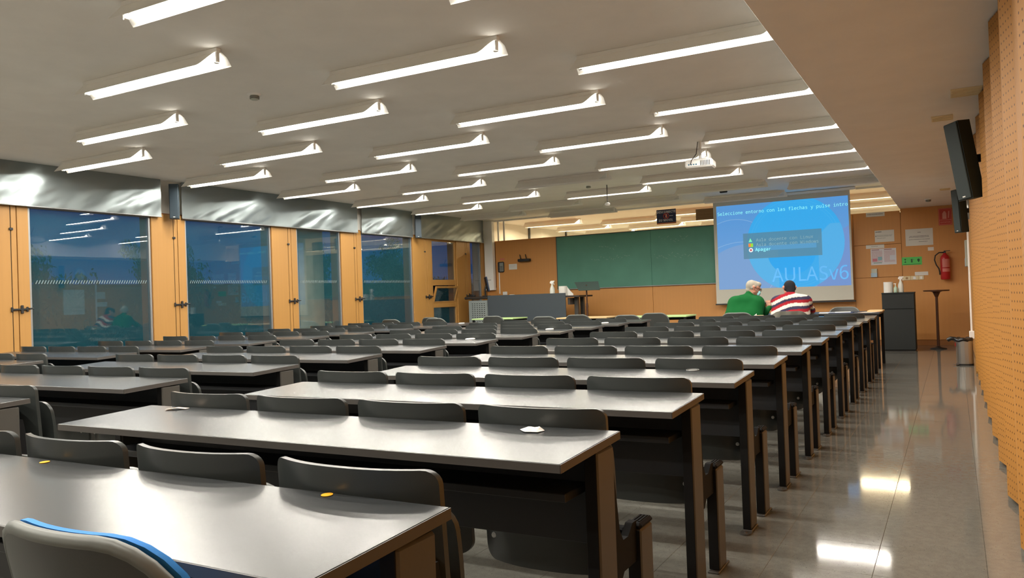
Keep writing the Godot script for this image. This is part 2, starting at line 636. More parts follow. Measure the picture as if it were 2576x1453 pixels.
func blind(z0: float, z1: float, label: String, seed_: int) -> void:
	var n := FastNoiseLite.new()
	n.seed = seed_ * 31
	n.frequency = 1.3
	var n2 := FastNoiseLite.new()
	n2.seed = seed_ * 17 + 3
	n2.frequency = 5.0
	var o := thing("roller_blind", label, "blind", Vector3(XL + 0.035, 0, (z0 + z1) * 0.5), 0.0, "silver blinds along the window wall")
	var w := z0 - z1
	var st := S()
	var nu := int(w / 0.045)
	var nv := 14
	var y0 := 2.49
	var y1 := 3.019
	var pts := []
	for i in nu + 1:
		var c := []
		for j in nv + 1:
			var z := lerpf(w * 0.5, -w * 0.5, float(i) / nu)
			var y := lerpf(y0, y1, float(j) / nv)
			var k := sin(PI * minf(1.0, (y1 - y) / 0.5) * 0.55)
			# hanging crumples: folds run down and sideways and die away at the roller
			var d := 0.020 * n.get_noise_2d(z * 0.8 + y * 0.8, y * 0.9) + 0.009 * n2.get_noise_2d(z * 0.8 + y * 1.6, y * 0.35)
			c.append(Vector3(0.02 + d * k, y, z))
		pts.append(c)
	st.set_smooth_group(1)
	for i in nu:
		for j in nv:
			quad(st, pts[i][j], pts[i + 1][j], pts[i + 1][j + 1], pts[i][j + 1], Vector3(1, 0, 0))
	part(o, "fabric", done(st), M.silver)
	var bb := S()
	cyl(bb, Vector3(0.022, y0 - 0.004, w * 0.5), Vector3(0.022, y0 - 0.004, -w * 0.5), 0.009, 0.009, 8)
	part(o, "bottom_bar", done(bb), M.alu)
	var ro := S()
	cyl(ro, Vector3(-0.008, 2.985, w * 0.5), Vector3(-0.008, 2.985, -w * 0.5), 0.02, 0.02, 10)
	part(o, "roller", done(ro), M.alu)

func front_wall() -> void:
	# timber partition up to 2.5 m with a glazed strip above it
	var wall := structure("wall_front", "orange timber partition wall carrying the chalkboard", bar_mesh(Vector3(-10.1, 0, ZF - 0.12), Vector3(0.5, 2.48, ZF - 0.02)), M.wood_edge, "wall")
	var xs := [-9.6, -7.95, -5.69, -3.4, -1.64, -0.822, 0.26]
	for i in xs.size() - 1:
		var ys := [0.1, 1.29, 2.5]
		if i == 4:
			ys = [0.1, 1.285, 1.905, 2.5]
		if i == 0:
			ys = [0.1, 2.5]
		if i == 5:
			ys = [0.1, 2.56]
		for k in ys.size() - 1:
			part(wall, "panel", bar_mesh(Vector3(xs[i] + 0.003, ys[k] + 0.003, ZF - 0.02), Vector3(xs[i + 1] - 0.003, ys[k + 1] - 0.003, ZF), 0.002), M.wood_front)
	part(wall, "panel", bar_mesh(Vector3(XL - 0.03, 0.1, ZF - 0.02), Vector3(-9.606, 1.4, ZF), 0.002), M.wood_front)
	part(wall, "skirting", bar_mesh(Vector3(XL, 0, ZF - 0.02), Vector3(0.26, 0.097, ZF + 0.004), 0.002), M.wood_edge)
	# glazed strip
	var tr := structure("window_9", "clear glazed strip above the timber partition", null, null, "window")
	part(tr, "rail", bar_mesh(Vector3(XL - 0.03, 2.48, ZF - 0.08), Vector3(SOFFIT_X, 2.52, ZF - 0.02), 0.003), M.wood_front)
	part(tr, "head", bar_mesh(Vector3(XL - 0.03, 2.985, ZF - 0.08), Vector3(SOFFIT_X, CEIL, ZF - 0.02), 0.003), M.white)
	for x in [-9.53, -9.37]:
		part(tr, "mullion", bar_mesh(Vector3(x - 0.02, 2.52, ZF - 0.07), Vector3(x + 0.02, 2.985, ZF - 0.03), 0.003), M.white)
	var cuts := [-9.35, -7.94, -5.59, -3.3, -0.84]
	for i in cuts.size() - 1:
		part(tr, "pane", bar_mesh(Vector3(cuts[i] + 0.003, 2.52, ZF - 0.054), Vector3(cuts[i + 1] - 0.003, 2.985, ZF - 0.046)), M.clear_glass)

func perforated_tooth() -> ArrayMesh:
	# a board that leans out of the wall line and returns: plan points (x, z)
	var p := [Vector2(0.21, 0), Vector2(0.247, -0.75), Vector2(0.21, -0.9335)]
	var st := S()
	var run := 0.0
	for i in 2:
		var a: Vector2 = p[i]
		var b: Vector2 = p[i + 1]
		var l := (b - a).length()
		var s := 1.0 / 0.0365
		var off := fmod(l * s, 1.0) * 0.5
		quad_uv(st, [Vector3(a.x, 0.03, a.y), Vector3(b.x, 0.03, b.y), Vector3(b.x, 2.54, b.y), Vector3(a.x, 2.54, a.y)],
			[Vector2(-off, 0.03 * s), Vector2(l * s - off, 0.03 * s), Vector2(l * s - off, 2.54 * s), Vector2(-off, 2.54 * s)], Vector3(-1, 0, 0))
		run += l
	# back and edges
	for y in [0.03, 2.54]:
		st.set_uv(Vector2.ZERO)
		tri(st, Vector3(p[0].x, y, p[0].y), Vector3(p[1].x, y, p[1].y), Vector3(0.26, y, -0.75), Vector3(0, 1 if y > 1 else -1, 0))
		tri(st, Vector3(p[0].x, y, p[0].y), Vector3(0.26, y, -0.75), Vector3(0.26, y, 0), Vector3(0, 1 if y > 1 else -1, 0))
		tri(st, Vector3(p[1].x, y, p[1].y), Vector3(p[2].x, y, p[2].y), Vector3(0.26, y, -0.9335), Vector3(0, 1 if y > 1 else -1, 0))
	return done(st)

func right_wall() -> void:
	var wall := structure("wall_right", "perforated orange timber wall folded in shallow teeth", bar_mesh(Vector3(0.26, 0, ZF - 0.1), Vector3(0.5, SOFFIT_Y, 2.7)), M.wood_edge, "wall")
	var tooth := perforated_tooth()
	for k in range(-6, 8):
		part(wall, "perforated_panel", tooth, M.perforated, Vector3(0, 0, -3.973 - 0.9335 * k))
	part(wall, "edge_board", bar_mesh(Vector3(0.205, 0.0, -11.47), Vector3(0.262, 2.54, -11.445), 0.002), M.wood)
	var zs := [-11.47, -11.9, -12.8, -13.7, -15.0, -16.38]
	for i in zs.size() - 1:
		part(wall, "panel", bar_mesh(Vector3(0.245, 0.02, zs[i + 1] + 0.003), Vector3(0.262, 2.54, zs[i] - 0.003), 0.002), M.wood_front)

func next_room() -> void:
	# the lit classroom beyond the glazed strip
	var z1 := ZF - 9.0
	structure("floor", "floor of the lit room beyond the partition", bar_mesh(Vector3(-10.1, -0.2, z1), Vector3(0.5, 0, ZF - 0.12)), M.terrazzo, "floor")
	structure("ceiling", "cream ceiling of the lit room beyond the partition", bar_mesh(Vector3(-10.1, CEIL, z1), Vector3(0.5, CEIL + 0.2, ZF - 0.05)), M.ceiling, "ceiling")
	var w := structure("wall_left", "white wall of the lit room beyond the partition", bar_mesh(Vector3(-10.1, 0, z1), Vector3(XL, CEIL, ZF - 0.12)), M.plaster, "wall")
	for z in [-18.6, -20.9]:
		part(w, "post", bar_mesh(Vector3(XL, 0, z), Vector3(XL + 0.04, CEIL, z - 0.07), 0.003), M.dark_steel)
	structure("wall_right", "end wall of the lit room beyond the partition", bar_mesh(Vector3(0.3, 0, z1), Vector3(0.5, CEIL, ZF - 0.12)), M.plaster, "wall")
	structure("wall_back", "far wall of the lit room beyond the partition", bar_mesh(Vector3(-10.1, 0, z1 - 0.2), Vector3(0.5, CEIL, z1)), M.plaster, "wall")

func outside() -> void:
	structure("ground", "dim lawn outside the windows", bar_mesh(Vector3(-90, -0.6, -75), Vector3(XL - 0.26, -0.25, 40)), M.lawn, "ground")
	single("outdoor_column", bar_mesh(Vector3(-0.12, -0.3, -0.33), Vector3(0.12, 3.1, 0.33), 0.01), M.concrete, Vector3(-10.62, 0, -11.08), "pale concrete column standing outside the narrow third pane", "column")
	structure("roof", "concrete eave outside above the windows", bar_mesh(Vector3(-11.1, 3.02, ZF - 9.0), Vector3(-10.1, 3.3, 2.7)), M.concrete, "roof")
	rng.seed = 88
	var hd := thing("garden_hedge", "long dark hedge along the lawn outside", "hedge", Vector3(-24.5, -0.25, -28))
	var hm := S()
	for k in 900:
		leaf_clump(hm, Vector3(rng.randf_range(-1.0, 1.0), rng.randf_range(0.2, 2.35), rng.randf_range(-46, 34)), rng.randf_range(0.35, 0.6), 44)
	part(hd, "foliage", done(hm), M.leaf)
	var hc := S()
	box(hc, Vector3(-0.2, 1.15, -6), Vector3(1.1, 2.3, 80), 0.1)
	part(hd, "core", done(hc), M.leaf)
	var spots := [[-34, -18, 4.6, 2.2], [-32, -24.5, 4.3, 1.9], [-39, -29, 5.6, 2.6], [-32, -33, 4.4, 1.9], [-39, -41, 5.6, 2.6], [-33, -44, 4.4, 2.0], [-42, -54, 6.4, 2.8], [-40, -12, 4.8, 2.3]]
	var where := ["broad dark tree at left of the first pane", "small dark tree right of centre behind the first pane", "tall dark tree between the first two panes", "round dark tree seen behind the second pane", "dark tree behind the narrow third pane", "low dark tree behind the fourth pane", "large dark tree far behind the framed window", "dark tree at the left end of the lawn"]
	for i in spots.size():
		var s: Array = spots[i]
		rng.seed = 500 + i
		var t := thing("garden_tree", where[i], "tree", Vector3(s[0], -0.25, s[1]), 0.0, "trees on the lawn outside")
		var tk := S()
		tube(tk, [Vector3(0, 0, 0), Vector3(0.08, s[2] * 0.3, 0.05), Vector3(-0.05, s[2] * 0.62, 0)], 0.16, 8)
		part(t, "trunk", done(tk), M.bark)
		var cr := S()
		for k in 26:
			var d := Vector3(rng.randfn(0, 0.45), rng.randfn(0, 0.38), rng.randfn(0, 0.45))
			var c: Vector3 = Vector3(0, s[2] * 0.68, 0) + d * s[3] * 0.62
			leaf_clump(cr, c, s[3] * rng.randf_range(0.22, 0.4))
		part(t, "crown", done(cr), M.leaf)

func leaf_clump(st: SurfaceTool, c: Vector3, r: float, n := 150) -> void:
	for k in n:
		var d := Vector3(rng.randfn(0, 1), rng.randfn(0, 1), rng.randfn(0, 1)).normalized()
		var p := c + d * r * rng.randf_range(0.55, 1.05)
		var f := across((d + Vector3(rng.randfn(0, 0.5), rng.randfn(0, 0.5), rng.randfn(0, 0.5))).normalized())
		var s := rng.randf_range(0.07, 0.14)
		tri(st, p - f.x * s * 0.5, p + f.x * s * 0.5, p + f.y * s, d)
		tri(st, p - f.x * s * 0.5, p + f.x * s * 0.5, p - f.y * s, d)

# ------------------------------------------------------------------ luminaires
var wing_near: ArrayMesh
var wing_far: ArrayMesh
var lamp_spine: ArrayMesh
var lamp_tube: ArrayMesh
var lamp_holder: ArrayMesh
const LAMP_L := 1.6

func lamp_meshes() -> void:
	var up := Vector3(0, 0.1, -0.077).normalized()
	var h := 0.126
	# near wing: its right end is cut away in a curve, which lets one see inside
	var poly := PackedVector2Array([Vector2(-LAMP_L / 2, 0), Vector2(LAMP_L / 2 - 0.17, 0)])
	for i in 7:
		var t := i / 6.0
		poly.append(Vector2(LAMP_L / 2 - 0.17 + 0.12 * t, h * 0.92 * smoothstep(0.0, 1.0, t)))
	poly.append(Vector2(LAMP_L / 2 - 0.03, h))
	poly.append(Vector2(-LAMP_L / 2 + 0.03, h))
	var st := S()
	prism(st, poly, -0.001, 0.001, Transform3D(Basis(Vector3.RIGHT, up, Vector3.RIGHT.cross(up)), Vector3(0, -0.1, 0.085)))
	wing_near = done(st)
	var up2 := Vector3(0, 0.1, 0.077).normalized()
	var p2 := PackedVector2Array([Vector2(-LAMP_L / 2, 0), Vector2(LAMP_L / 2, 0), Vector2(LAMP_L / 2, h * 0.55), Vector2(LAMP_L / 2 - 0.03, h), Vector2(-LAMP_L / 2 + 0.03, h), Vector2(-LAMP_L / 2, h * 0.55)])
	st = S()
	prism(st, p2, -0.001, 0.001, Transform3D(Basis(Vector3.RIGHT, up2, Vector3.RIGHT.cross(up2)), Vector3(0, -0.1, -0.085)))
	wing_far = done(st)
	lamp_spine = bar_mesh(Vector3(-LAMP_L / 2 + 0.03, -0.012, -0.02), Vector3(LAMP_L / 2 - 0.03, 0.02, 0.02), 0.003)
	st = S()
	cyl(st, Vector3(-LAMP_L / 2 + 0.05, -0.072, 0), Vector3(LAMP_L / 2 - 0.05, -0.072, 0), 0.013, 0.013, 10)
	lamp_tube = done(st)
	st = S()
	bar(st, Vector3(-0.008, -0.088, -0.014), Vector3(0.008, -0.01, 0.014), 0.003)
	bar(st, Vector3(-0.026, -0.088, -0.014), Vector3(0.008, -0.078, 0.014), 0.003)
	lamp_holder = done(st)

func lamp(at: Vector3, state: int, label: String, group: String, energy: float, turn := 0.0) -> void:
	# state: 0 off, 1 lit, 2 lit warm
	var o := thing("batten_light", label, "ceiling light", at, turn, group)
	part(o, "spine", lamp_spine, M.reflector)
	part(o, "reflector_wing", wing_near, M.reflector)
	part(o, "reflector_wing", wing_far, M.reflector)
	part(o, "fluorescent_tube", lamp_tube, [M.tube_off, M.tube, M.tube_warm][state])
	part(o, "lamp_holder", lamp_holder, M.white, Vector3(LAMP_L / 2 - 0.045, 0, 0))
	part(o, "lamp_holder", lamp_holder, M.white, Vector3(-LAMP_L / 2 + 0.045, 0, 0), Basis(Vector3.UP, PI))
	if state > 0:
		var l := AreaLight3D.new()
		l.name = "light"
		l.area_size = Vector2(LAMP_L - 0.1, 0.03)
		l.area_normalize_energy = true
		l.light_energy = energy
		l.light_color = Color(1.0, 0.975, 0.93) if state == 1 else Color(1.0, 0.92, 0.74)
		l.area_range = 30.0
		l.shadow_enabled = true
		o.add_child(l)
		l.position = Vector3(0, -0.09, 0)
		l.rotation.x = -PI / 2

func lamps() -> void:
	lamp_meshes()
	var cols := [-1.72, -3.52, -5.28, -7.03, -8.74]
	var lit_to := [13.3, 12.6, 10.2, 12.6, 13.5]
	var words := ["first", "second", "third", "fourth", "fifth", "sixth", "seventh", "eighth", "ninth", "tenth"]
	var cname := ["beside the soffit", "second from the soffit", "in the middle column", "second from the windows", "beside the windows"]
	for c in 5:
		var x: float = cols[c]
		var base: float = (5.59 if c % 2 == 0 else 4.755) + 0.022 * absf(x)
		var idx := 0
		for n in range(-3, 7):
			var z := base + 1.815 * n
			if z < -1.6 or z > 16.0:
				continue
			var on: bool = z < lit_to[c] or (c == 2 and absf(z - 13.0) < 0.4)
			var seen := z > 2.0
			var where: String
			if seen:
				where = "%s fluorescent batten, %s of those %s" % ["lit" if on else "unlit", words[idx], cname[c]]
				idx += 1
			else:
				where = "lit fluorescent batten overhead %s behind the picture edge, %s" % [cname[c], words[n + 3]]
			lamp(Vector3(x, 3.0, -z), 1 if on else 0, where, "fluorescent battens under the classroom ceiling", LAMP_E, 0.012)
	var k := 0
	for c in 5:
		for n in 4:
			var z := 17.6 + 1.9 * n + (0.0 if c % 2 == 0 else 0.95)
			if z > 25.0:
				continue
			k += 1
			lamp(Vector3(cols[c] + 0.1, 3.0, -z), 2, "warm lit batten beyond the glass strip, %s row, %s" % [words[n], cname[c]], "battens in the room beyond the glass", LAMP_W)

# ------------------------------------------------------------------ desks and tip-up seats
var desk_top: ArrayMesh
var desk_edge: ArrayMesh
var desk_leg: ArrayMesh
var leg_cover: ArrayMesh
var post_cover: ArrayMesh
var desk_foot: ArrayMesh
var desk_panel: ArrayMesh
var desk_shelf: ArrayMesh
var seat_post: ArrayMesh
var post_cap: ArrayMesh
var post_foot: ArrayMesh
var post_arm: ArrayMesh
var seat_beam: ArrayMesh
var back_mesh: ArrayMesh
var pan_mesh: ArrayMesh
var bolt_mesh: ArrayMesh
var hinge_mesh: ArrayMesh

func desk_meshes() -> void:
	var hw := DESK_W / 2
	var tilt := atan((0.76 - 0.743) / 0.41)
	var tb := Basis(Vector3.RIGHT, tilt)
	var st := S()
	box(st, Vector3(0, 0.7515 - 0.012, 0.205), Vector3(DESK_W - 0.004, 0.024, 0.408), 0.0012, tb)
	desk_top = done(st)
	# edge banding on the four sides
	st = S()
	for s in [-1.0, 1.0]:
		box(st, Vector3(s * (hw - 0.0012), 0.7515 - 0.0125, 0.205), Vector3(0.003, 0.0225, 0.41), 0.0, tb)
	box(st, Vector3(0, 0.743 - 0.0122, 0.4095), Vector3(DESK_W - 0.004, 0.0225, 0.003), 0.0, tb)
	desk_edge = done(st)
	desk_leg = bar_mesh(Vector3(-0.02, 0.012, 0.05), Vector3(0.02, 0.727, 0.172), 0.006)
	leg_cover = bar_mesh(Vector3(-0.0195, 0.014, 0.1725), Vector3(0.017, 0.725, 0.176), 0.0015)
	post_cover = bar_mesh(Vector3(-0.022, 0.01, -0.1415), Vector3(0.0195, 0.424, -0.138), 0.0015)
	st = S()
	bar(st, Vector3(-0.024, 0, 0.045), Vector3(0.024, 0.012, 0.178), 0.003)
	var fp := PackedVector2Array()
	for i in 9:
		var t := PI * i / 8.0
		fp.append(Vector2(0.026 * cos(t), 0.03 * sin(t) + 0.03))
	fp.append(Vector2(-0.026, 0))
	fp.append(Vector2(0.026, 0))
	prism(st, fp, 0.0, 0.008, Transform3D(Basis(Vector3.RIGHT, Vector3(0, 0, 1), Vector3.UP), Vector3(0, 0, 0.178)))
	cyl(st, Vector3(0, 0.008, 0.21), Vector3(0, 0.014, 0.21), 0.009, 0.007, 8)
	desk_foot = done(st)
	desk_panel = bar_mesh(Vector3(-hw + 0.045, 0.44, 0.07), Vector3(hw - 0.045, 0.722, 0.086), 0.002)
	desk_shelf = bar_mesh(Vector3(-hw + 0.07, 0.598, 0.088), Vector3(hw - 0.07, 0.622, 0.245), 0.002)
	seat_post = bar_mesh(Vector3(-0.0225, 0.008, -0.25), Vector3(0.0225, 0.425, -0.142), 0.006)
	st = S()
	bar(st, Vector3(-0.0245, 0.425, -0.252), Vector3(0.0245, 0.446, -0.14), 0.008)
	for i in 3:
		bar(st, Vector3(-0.015 + 0.011 * i, 0.444, -0.235), Vector3(-0.008 + 0.011 * i, 0.449, -0.157), 0.001)
	post_cap = done(st)
	post_foot = bar_mesh(Vector3(-0.024, 0, -0.29), Vector3(0.024, 0.008, -0.115), 0.003)
	# the arm between the desk leg and the seat post, with its hooked upper edge
	var ap := PackedVector2Array([Vector2(0.055, 0.3), Vector2(0.055, 0.66), Vector2(0.03, 0.66), Vector2(0.012, 0.56), Vector2(-0.004, 0.46), Vector2(-0.03, 0.425), Vector2(-0.07, 0.425), Vector2(-0.11, 0.455), Vector2(-0.142, 0.455), Vector2(-0.142, 0.33), Vector2(-0.03, 0.33), Vector2(0.0, 0.3)])
	st = S()
	prism(st, ap, -0.012, 0.012, Transform3D(Basis(Vector3(0, 0, 1), Vector3.UP, Vector3(-1, 0, 0)), Vector3.ZERO))
	post_arm = done(st)
	seat_beam = bar_mesh(Vector3(-hw + 0.05, 0.40, -0.165), Vector3(hw - 0.05, 0.43, -0.125), 0.006)
	# backrest: bowed shell, sides wrapping towards the sitter
	var zf := func(x: float, y: float) -> float:
		var u := absf(x) / 0.2325
		return -0.012 - 0.056 * pow(u, 2.4) - (0.815 - y) * 0.07
	st = S()
	shell(st, round_cols(0.465, 0.29, 0.815, 0.045, 0.032, 10), 7, zf, 0.016)
	back_mesh = done(st)
	# folded seat pan, standing upright behind the backrest
	var zp := func(x: float, y: float) -> float:
		var v := (y - 0.43) / 0.29
		return -0.15 - 0.012 * sin(PI * v) + 0.02 * v - 0.02 * pow(absf(x) / 0.21, 2.0)
	st = S()
	shell(st, round_cols(0.42, 0.43, 0.72, 0.03, 0.06, 8), 6, zp, 0.016)
	pan_mesh = done(st)
	st = S()
	lathe(st, [[0.0, 0.006], [0.006, 0.0055], [0.0095, 0.003], [0.0105, 0.0]], Vector3.ZERO, 10, Basis(Vector3.RIGHT, PI / 2))
	bolt_mesh = done(st)
	st = S()
	for s in [-1.0, 1.0]:
		bar(st, Vector3(s * 0.19 - 0.012, 0.36, -0.145), Vector3(s * 0.19 + 0.012, 0.445, -0.095), 0.004)
	hinge_mesh = done(st)

const ORD := ["first", "second", "third", "fourth", "fifth", "sixth", "seventh", "eighth", "ninth", "tenth", "eleventh", "twelfth", "thirteenth"]
const FROM_RIGHT := ["rightmost", "second from right", "third from right", "leftmost"]

func desk(x_right: float, row: int, block: String, ord_: String) -> void:
	var z := -(ROW0 + PITCH * row)
	var o := thing("bench_desk", "charcoal four-seat desk, %s row from the camera in the %s block" % [ord_, block], "desk", Vector3(x_right - DESK_W / 2, 0, z), 0.0, "charcoal bench desks")
	part(o, "tabletop", desk_top, M.desk)
	part(o, "edge_band", desk_edge, M.desk_edge)
	for s in [1.0, -1.0]:
		var lx: float = s * (DESK_W / 2 - 0.022)
		part(o, "leg", desk_leg, M.frame, Vector3(lx, 0, 0))
		part(o, "front_strip", leg_cover, M.rubber, Vector3(lx, 0, 0))
		part(o, "foot_plate", desk_foot, M.frame, Vector3(lx, 0, 0))
		if row < 11:
			part(o, "seat_post", seat_post, M.frame, Vector3(lx, 0, 0))
			part(o, "front_strip", post_cover, M.rubber, Vector3(lx, 0, 0))
			part(o, "foot_plate", post_foot, M.frame, Vector3(lx, 0, 0))
			part(o, "post_cap", post_cap, M.cap, Vector3(lx, 0, 0))
			part(o, "post_arm", post_arm, M.cap, Vector3(lx - s * 0.004, 0, 0))
	part(o, "modesty_panel", desk_panel, M.desk_panel)
	part(o, "book_shelf", desk_shelf, M.desk_panel)
	if row < 11:
		part(o, "seat_beam", seat_beam, M.cap)

func seat(x: float, row: int, block: String, ord_: String, i: int) -> void:
	var z := -(ROW0 + PITCH * row)
	if not in_view(Vector3(x + 0.2, 0.8, z)) and not in_view(Vector3(x - 0.2, 0.8, z)):
		return
	var o := thing("tip_up_seat", "black tip-up seat, %s, behind the %s desk of the %s block" % [FROM_RIGHT[i], ord_, block], "seat", Vector3(x, 0, z), 0.0, "black tip-up seats")
	part(o, "backrest", back_mesh, M.seat)
	part(o, "seat_pan", pan_mesh, M.seat)
	for s in [-1.0, 1.0]:
		part(o, "bolt", bolt_mesh, M.bolt, Vector3(s * 0.19, 0.374, -0.0695))
	part(o, "hinge", hinge_mesh, M.cap)

func desks() -> void:
	desk_meshes()
	var blocks := [["right", -0.884, 0], ["middle", -3.955, 1], ["left", -6.99, 3]]
	for b in blocks:
		for row in range(b[2], 12):
			var ord_: String = ORD[row - b[2]]
			desk(b[1], row, b[0], ord_)
			if row == 11:
				continue
			for i in 4:
				seat(b[1] - 0.303 - 0.525 * i, row, b[0], ord_, i)

# ------------------------------------------------------------------ loose chairs and tables
var chair_back: ArrayMesh
var chair_rim: ArrayMesh
var chair_seat: ArrayMesh
var chair_leg: Array

func chair_meshes() -> void:
	var zf := func(x: float, y: float) -> float:
		return 0.20 - 0.05 * pow(absf(x) / 0.225, 2.0) + (y - 0.5) * 0.22
	var cols := round_cols(0.45, 0.5, 0.815, 0.05, 0.12, 8)
	var st := S()
	shell(st, cols, 8, zf, 0.022)
	chair_back = done(st)
	st = S()
	var path := []
	path.append(Vector3(-0.225, 0.6, zf.call(-0.225, 0.6)))
	for c in cols:
		path.append(Vector3(c[0], c[2], zf.call(c[0], c[2])))
	path.append(Vector3(0.225, 0.6, zf.call(0.225, 0.6)))
	tube(st, path, 0.0125, 8)
	chair_rim = done(st)
	st = S()
	var zs := func(_x: float, y: float) -> float:
		return 0.02 * sin(PI * (y + 0.2) / 0.42) * -0.6
	shell(st, round_cols(0.44, -0.22, 0.2, 0.06, 0.06, 6), 6, zs, 0.022)
	chair_seat = done(st)
	chair_leg = []
	for s in [-1.0, 1.0]:
		st = S()
		tube(st, [Vector3(s * 0.2, 0.0, 0.22), Vector3(s * 0.19, 0.43, 0.16), Vector3(s * 0.18, 0.52, 0.185), Vector3(s * 0.17, 0.66, 0.21)], 0.011, 8)
		chair_leg.append(done(st))
		st = S()
		tube(st, [Vector3(s * 0.2, 0.0, -0.2), Vector3(s * 0.19, 0.42, -0.16), Vector3(s * 0.18, 0.438, -0.1), Vector3(s * 0.18, 0.438, 0.14)], 0.011, 8)
		chair_leg.append(done(st))

func chair(at: Vector3, turn: float, label: String) -> Node3D:
	var o := thing("stacking_chair", label, "chair", at, turn, "loose grey chairs with rounded backs")
	var b := part(o, "backrest", chair_back, M.chair)
	part(b, "rim", chair_rim, M.chair_rim)
	part(o, "seat", chair_seat, M.chair, Vector3(0, 0.455, 0), Basis(Vector3.RIGHT, PI / 2))
	for l in chair_leg:
		part(o, "leg", l, M.dark_steel)
	return o

func loose_table(at: Vector3, w: float, d: float, h: float, m: Material, label: String) -> void:
	var o := thing("loose_table", label, "table", at, 0.0, "loose tables at the front")
	part(o, "tabletop", bar_mesh(Vector3(-w / 2, h - 0.025, -d / 2), Vector3(w / 2, h, d / 2), 0.004), m)
	for sx in [-1.0, 1.0]:
		for sz in [-1.0, 1.0]:
			part(o, "leg", bar_mesh(Vector3(sx * (w / 2 - 0.03) - 0.02, 0, sz * (d / 2 - 0.03) - 0.02), Vector3(sx * (w / 2 - 0.03) + 0.02, h - 0.025, sz * (d / 2 - 0.03) + 0.02), 0.004), M.cap)
	part(o, "apron", bar_mesh(Vector3(-w / 2 + 0.05, h - 0.09, -d / 2 + 0.02), Vector3(w / 2 - 0.05, h - 0.025, -d / 2 + 0.04), 0.002), M.cap)

func loose_furniture() -> void:
	chair_meshes()
	# the two men's table and its chairs
	loose_table(Vector3(-1.95, 0, -12.33), 2.1, 0.86, 0.77, M.desk_panel, "dark topped table in front of the two seated men")
	chair(Vector3(-2.74, 0, -11.72), 0.0, "rounded grey chair under the man in green")
	chair(Vector3(-2.03, 0, -11.7), 0.0, "rounded grey chair under the man in stripes, jacket over it")
	chair(Vector3(-1.5, 0, -13.05), PI, "rounded dark chair across the table by the black cabinet")
	# chairs and tables in front of the other blocks
	chair(Vector3(-4.26, 0, -12.5), 0.06, "rounded grey chair tallest in view beside the green table end")
	chair(Vector3(-4.42, 0, -11.75), -0.05, "rounded grey chair just behind the last middle desk, at its right")
	chair(Vector3(-5.6, 0, -12.45), 0.03, "rounded grey chair below the music stand pole")
	chair(Vector3(-5.92, 0, -11.85), 0.0, "rounded grey chair before the teacher's desk right end")
	chair(Vector3(-7.5, 0, -12.85), 0.0, "rounded grey chair before the teacher's desk left end")
	chair(Vector3(-8.35, 0, -12.2), 0.0, "rounded grey chair left of the perforated metal box, nearer one")
	chair(Vector3(-8.9, 0, -12.85), 0.0, "rounded grey chair under the framed hopper window")
	chair(Vector3(-9.3, 0, -12.1), 0.0, "rounded grey chair close to the window piers")
	loose_table(Vector3(-7.95, 0, -13.65), 0.95, 0.6, 0.755, M.pale_green, "pale green table before the teacher's desk")
	loose_table(Vector3(-4.5, 0, -13.25), 1.15, 0.6, 0.75, M.pale_green, "pale green table in front of the middle block")
	loose_table(Vector3(-5.9, 0, -13.35), 1.0, 0.6, 0.75, M.pale_wood, "low pale wood table below the music stand")
	# the chair in the foreground with a blue garment over its inner side
	chair(Vector3(-1.27, 0, -1.0), 0.0, "grey chair back in the bottom left corner, nearest the camera")
	var zf := func(x: float, y: float) -> float:
		return 0.178 - 0.05 * pow(absf(x) / 0.225, 2.0) + (y - 0.5) * 0.22
	var st := S()
	var cols := round_cols(0.468, 0.47, 0.824, 0.06, 0.125, 8)
	shell(st, cols, 8, zf, 0.012)
	single("blue_garment", done(st), M.blue_cloth, Vector3(-1.27, 0, -1.0), "bright blue garment hung on the nearest grey chair", "garment")

# ------------------------------------------------------------------ things at the front
func flat(parent: Node, called: String, x0: float, y0: float, x1: float, y1: float, z: float, m: Material, th := 0.002) -> MeshInstance3D:
	return part(parent, called, bar_mesh(Vector3(x0, y0, z), Vector3(x1, y1, z + th)), m)

func printed(w: int, h: int, seed_: int, ink: Array) -> StandardMaterial3D:
	# a sheet of paper with lines of small print; ink: [x0, x1, y, thickness, shade] in shares of the sheet
	var im := Image.create(w, h, false, Image.FORMAT_RGB8)
	im.fill(Color(0.86, 0.855, 0.83))
	rng.seed = seed_
	for l in ink:
		var x := int(l[0] * w)
		while x < int(l[1] * w):
			var run := rng.randi_range(2, 7)
			var c := Color(l[4], l[4], l[4])
			if l.size() > 5:
				c = l[5]
			im.fill_rect(Rect2i(x, int(l[2] * h), mini(run, int(l[1] * w) - x), maxi(1, int(l[3] * h))), c)
			x += run + rng.randi_range(1, 2)
	var m := mat(255, 255, 255, 0.8)
	m.albedo_texture = ImageTexture.create_from_image(im)
	return m

func sheet(x0: float, y0: float, x1: float, y1: float, z: float, m: Material, tilt := 0.0) -> ArrayMesh:
	var st := S()
	var p := [Vector3(x0, y0, z), Vector3(x1, y0 + tilt, z), Vector3(x1, y1 + tilt, z), Vector3(x0, y1, z)]
	quad_uv(st, p, [Vector2(0, 1), Vector2(1, 1), Vector2(1, 0), Vector2(0, 0)], Vector3(0, 0, 1))
	var q := []
	for v in p:
		q.append(v - Vector3(0, 0, 0.0015))
	quad_uv(st, q, [Vector2(0, 1), Vector2(1, 1), Vector2(1, 0), Vector2(0, 0)], Vector3(0, 0, -1))
	for i in 4:
		var k := (i + 1) % 4
		st.set_uv(Vector2(0.01, 0.01))
		quad(st, p[i], p[k], q[k], q[i], (p[i] + p[k]) * 0.5 - (p[0] + p[2]) * 0.5)
	return done(st)

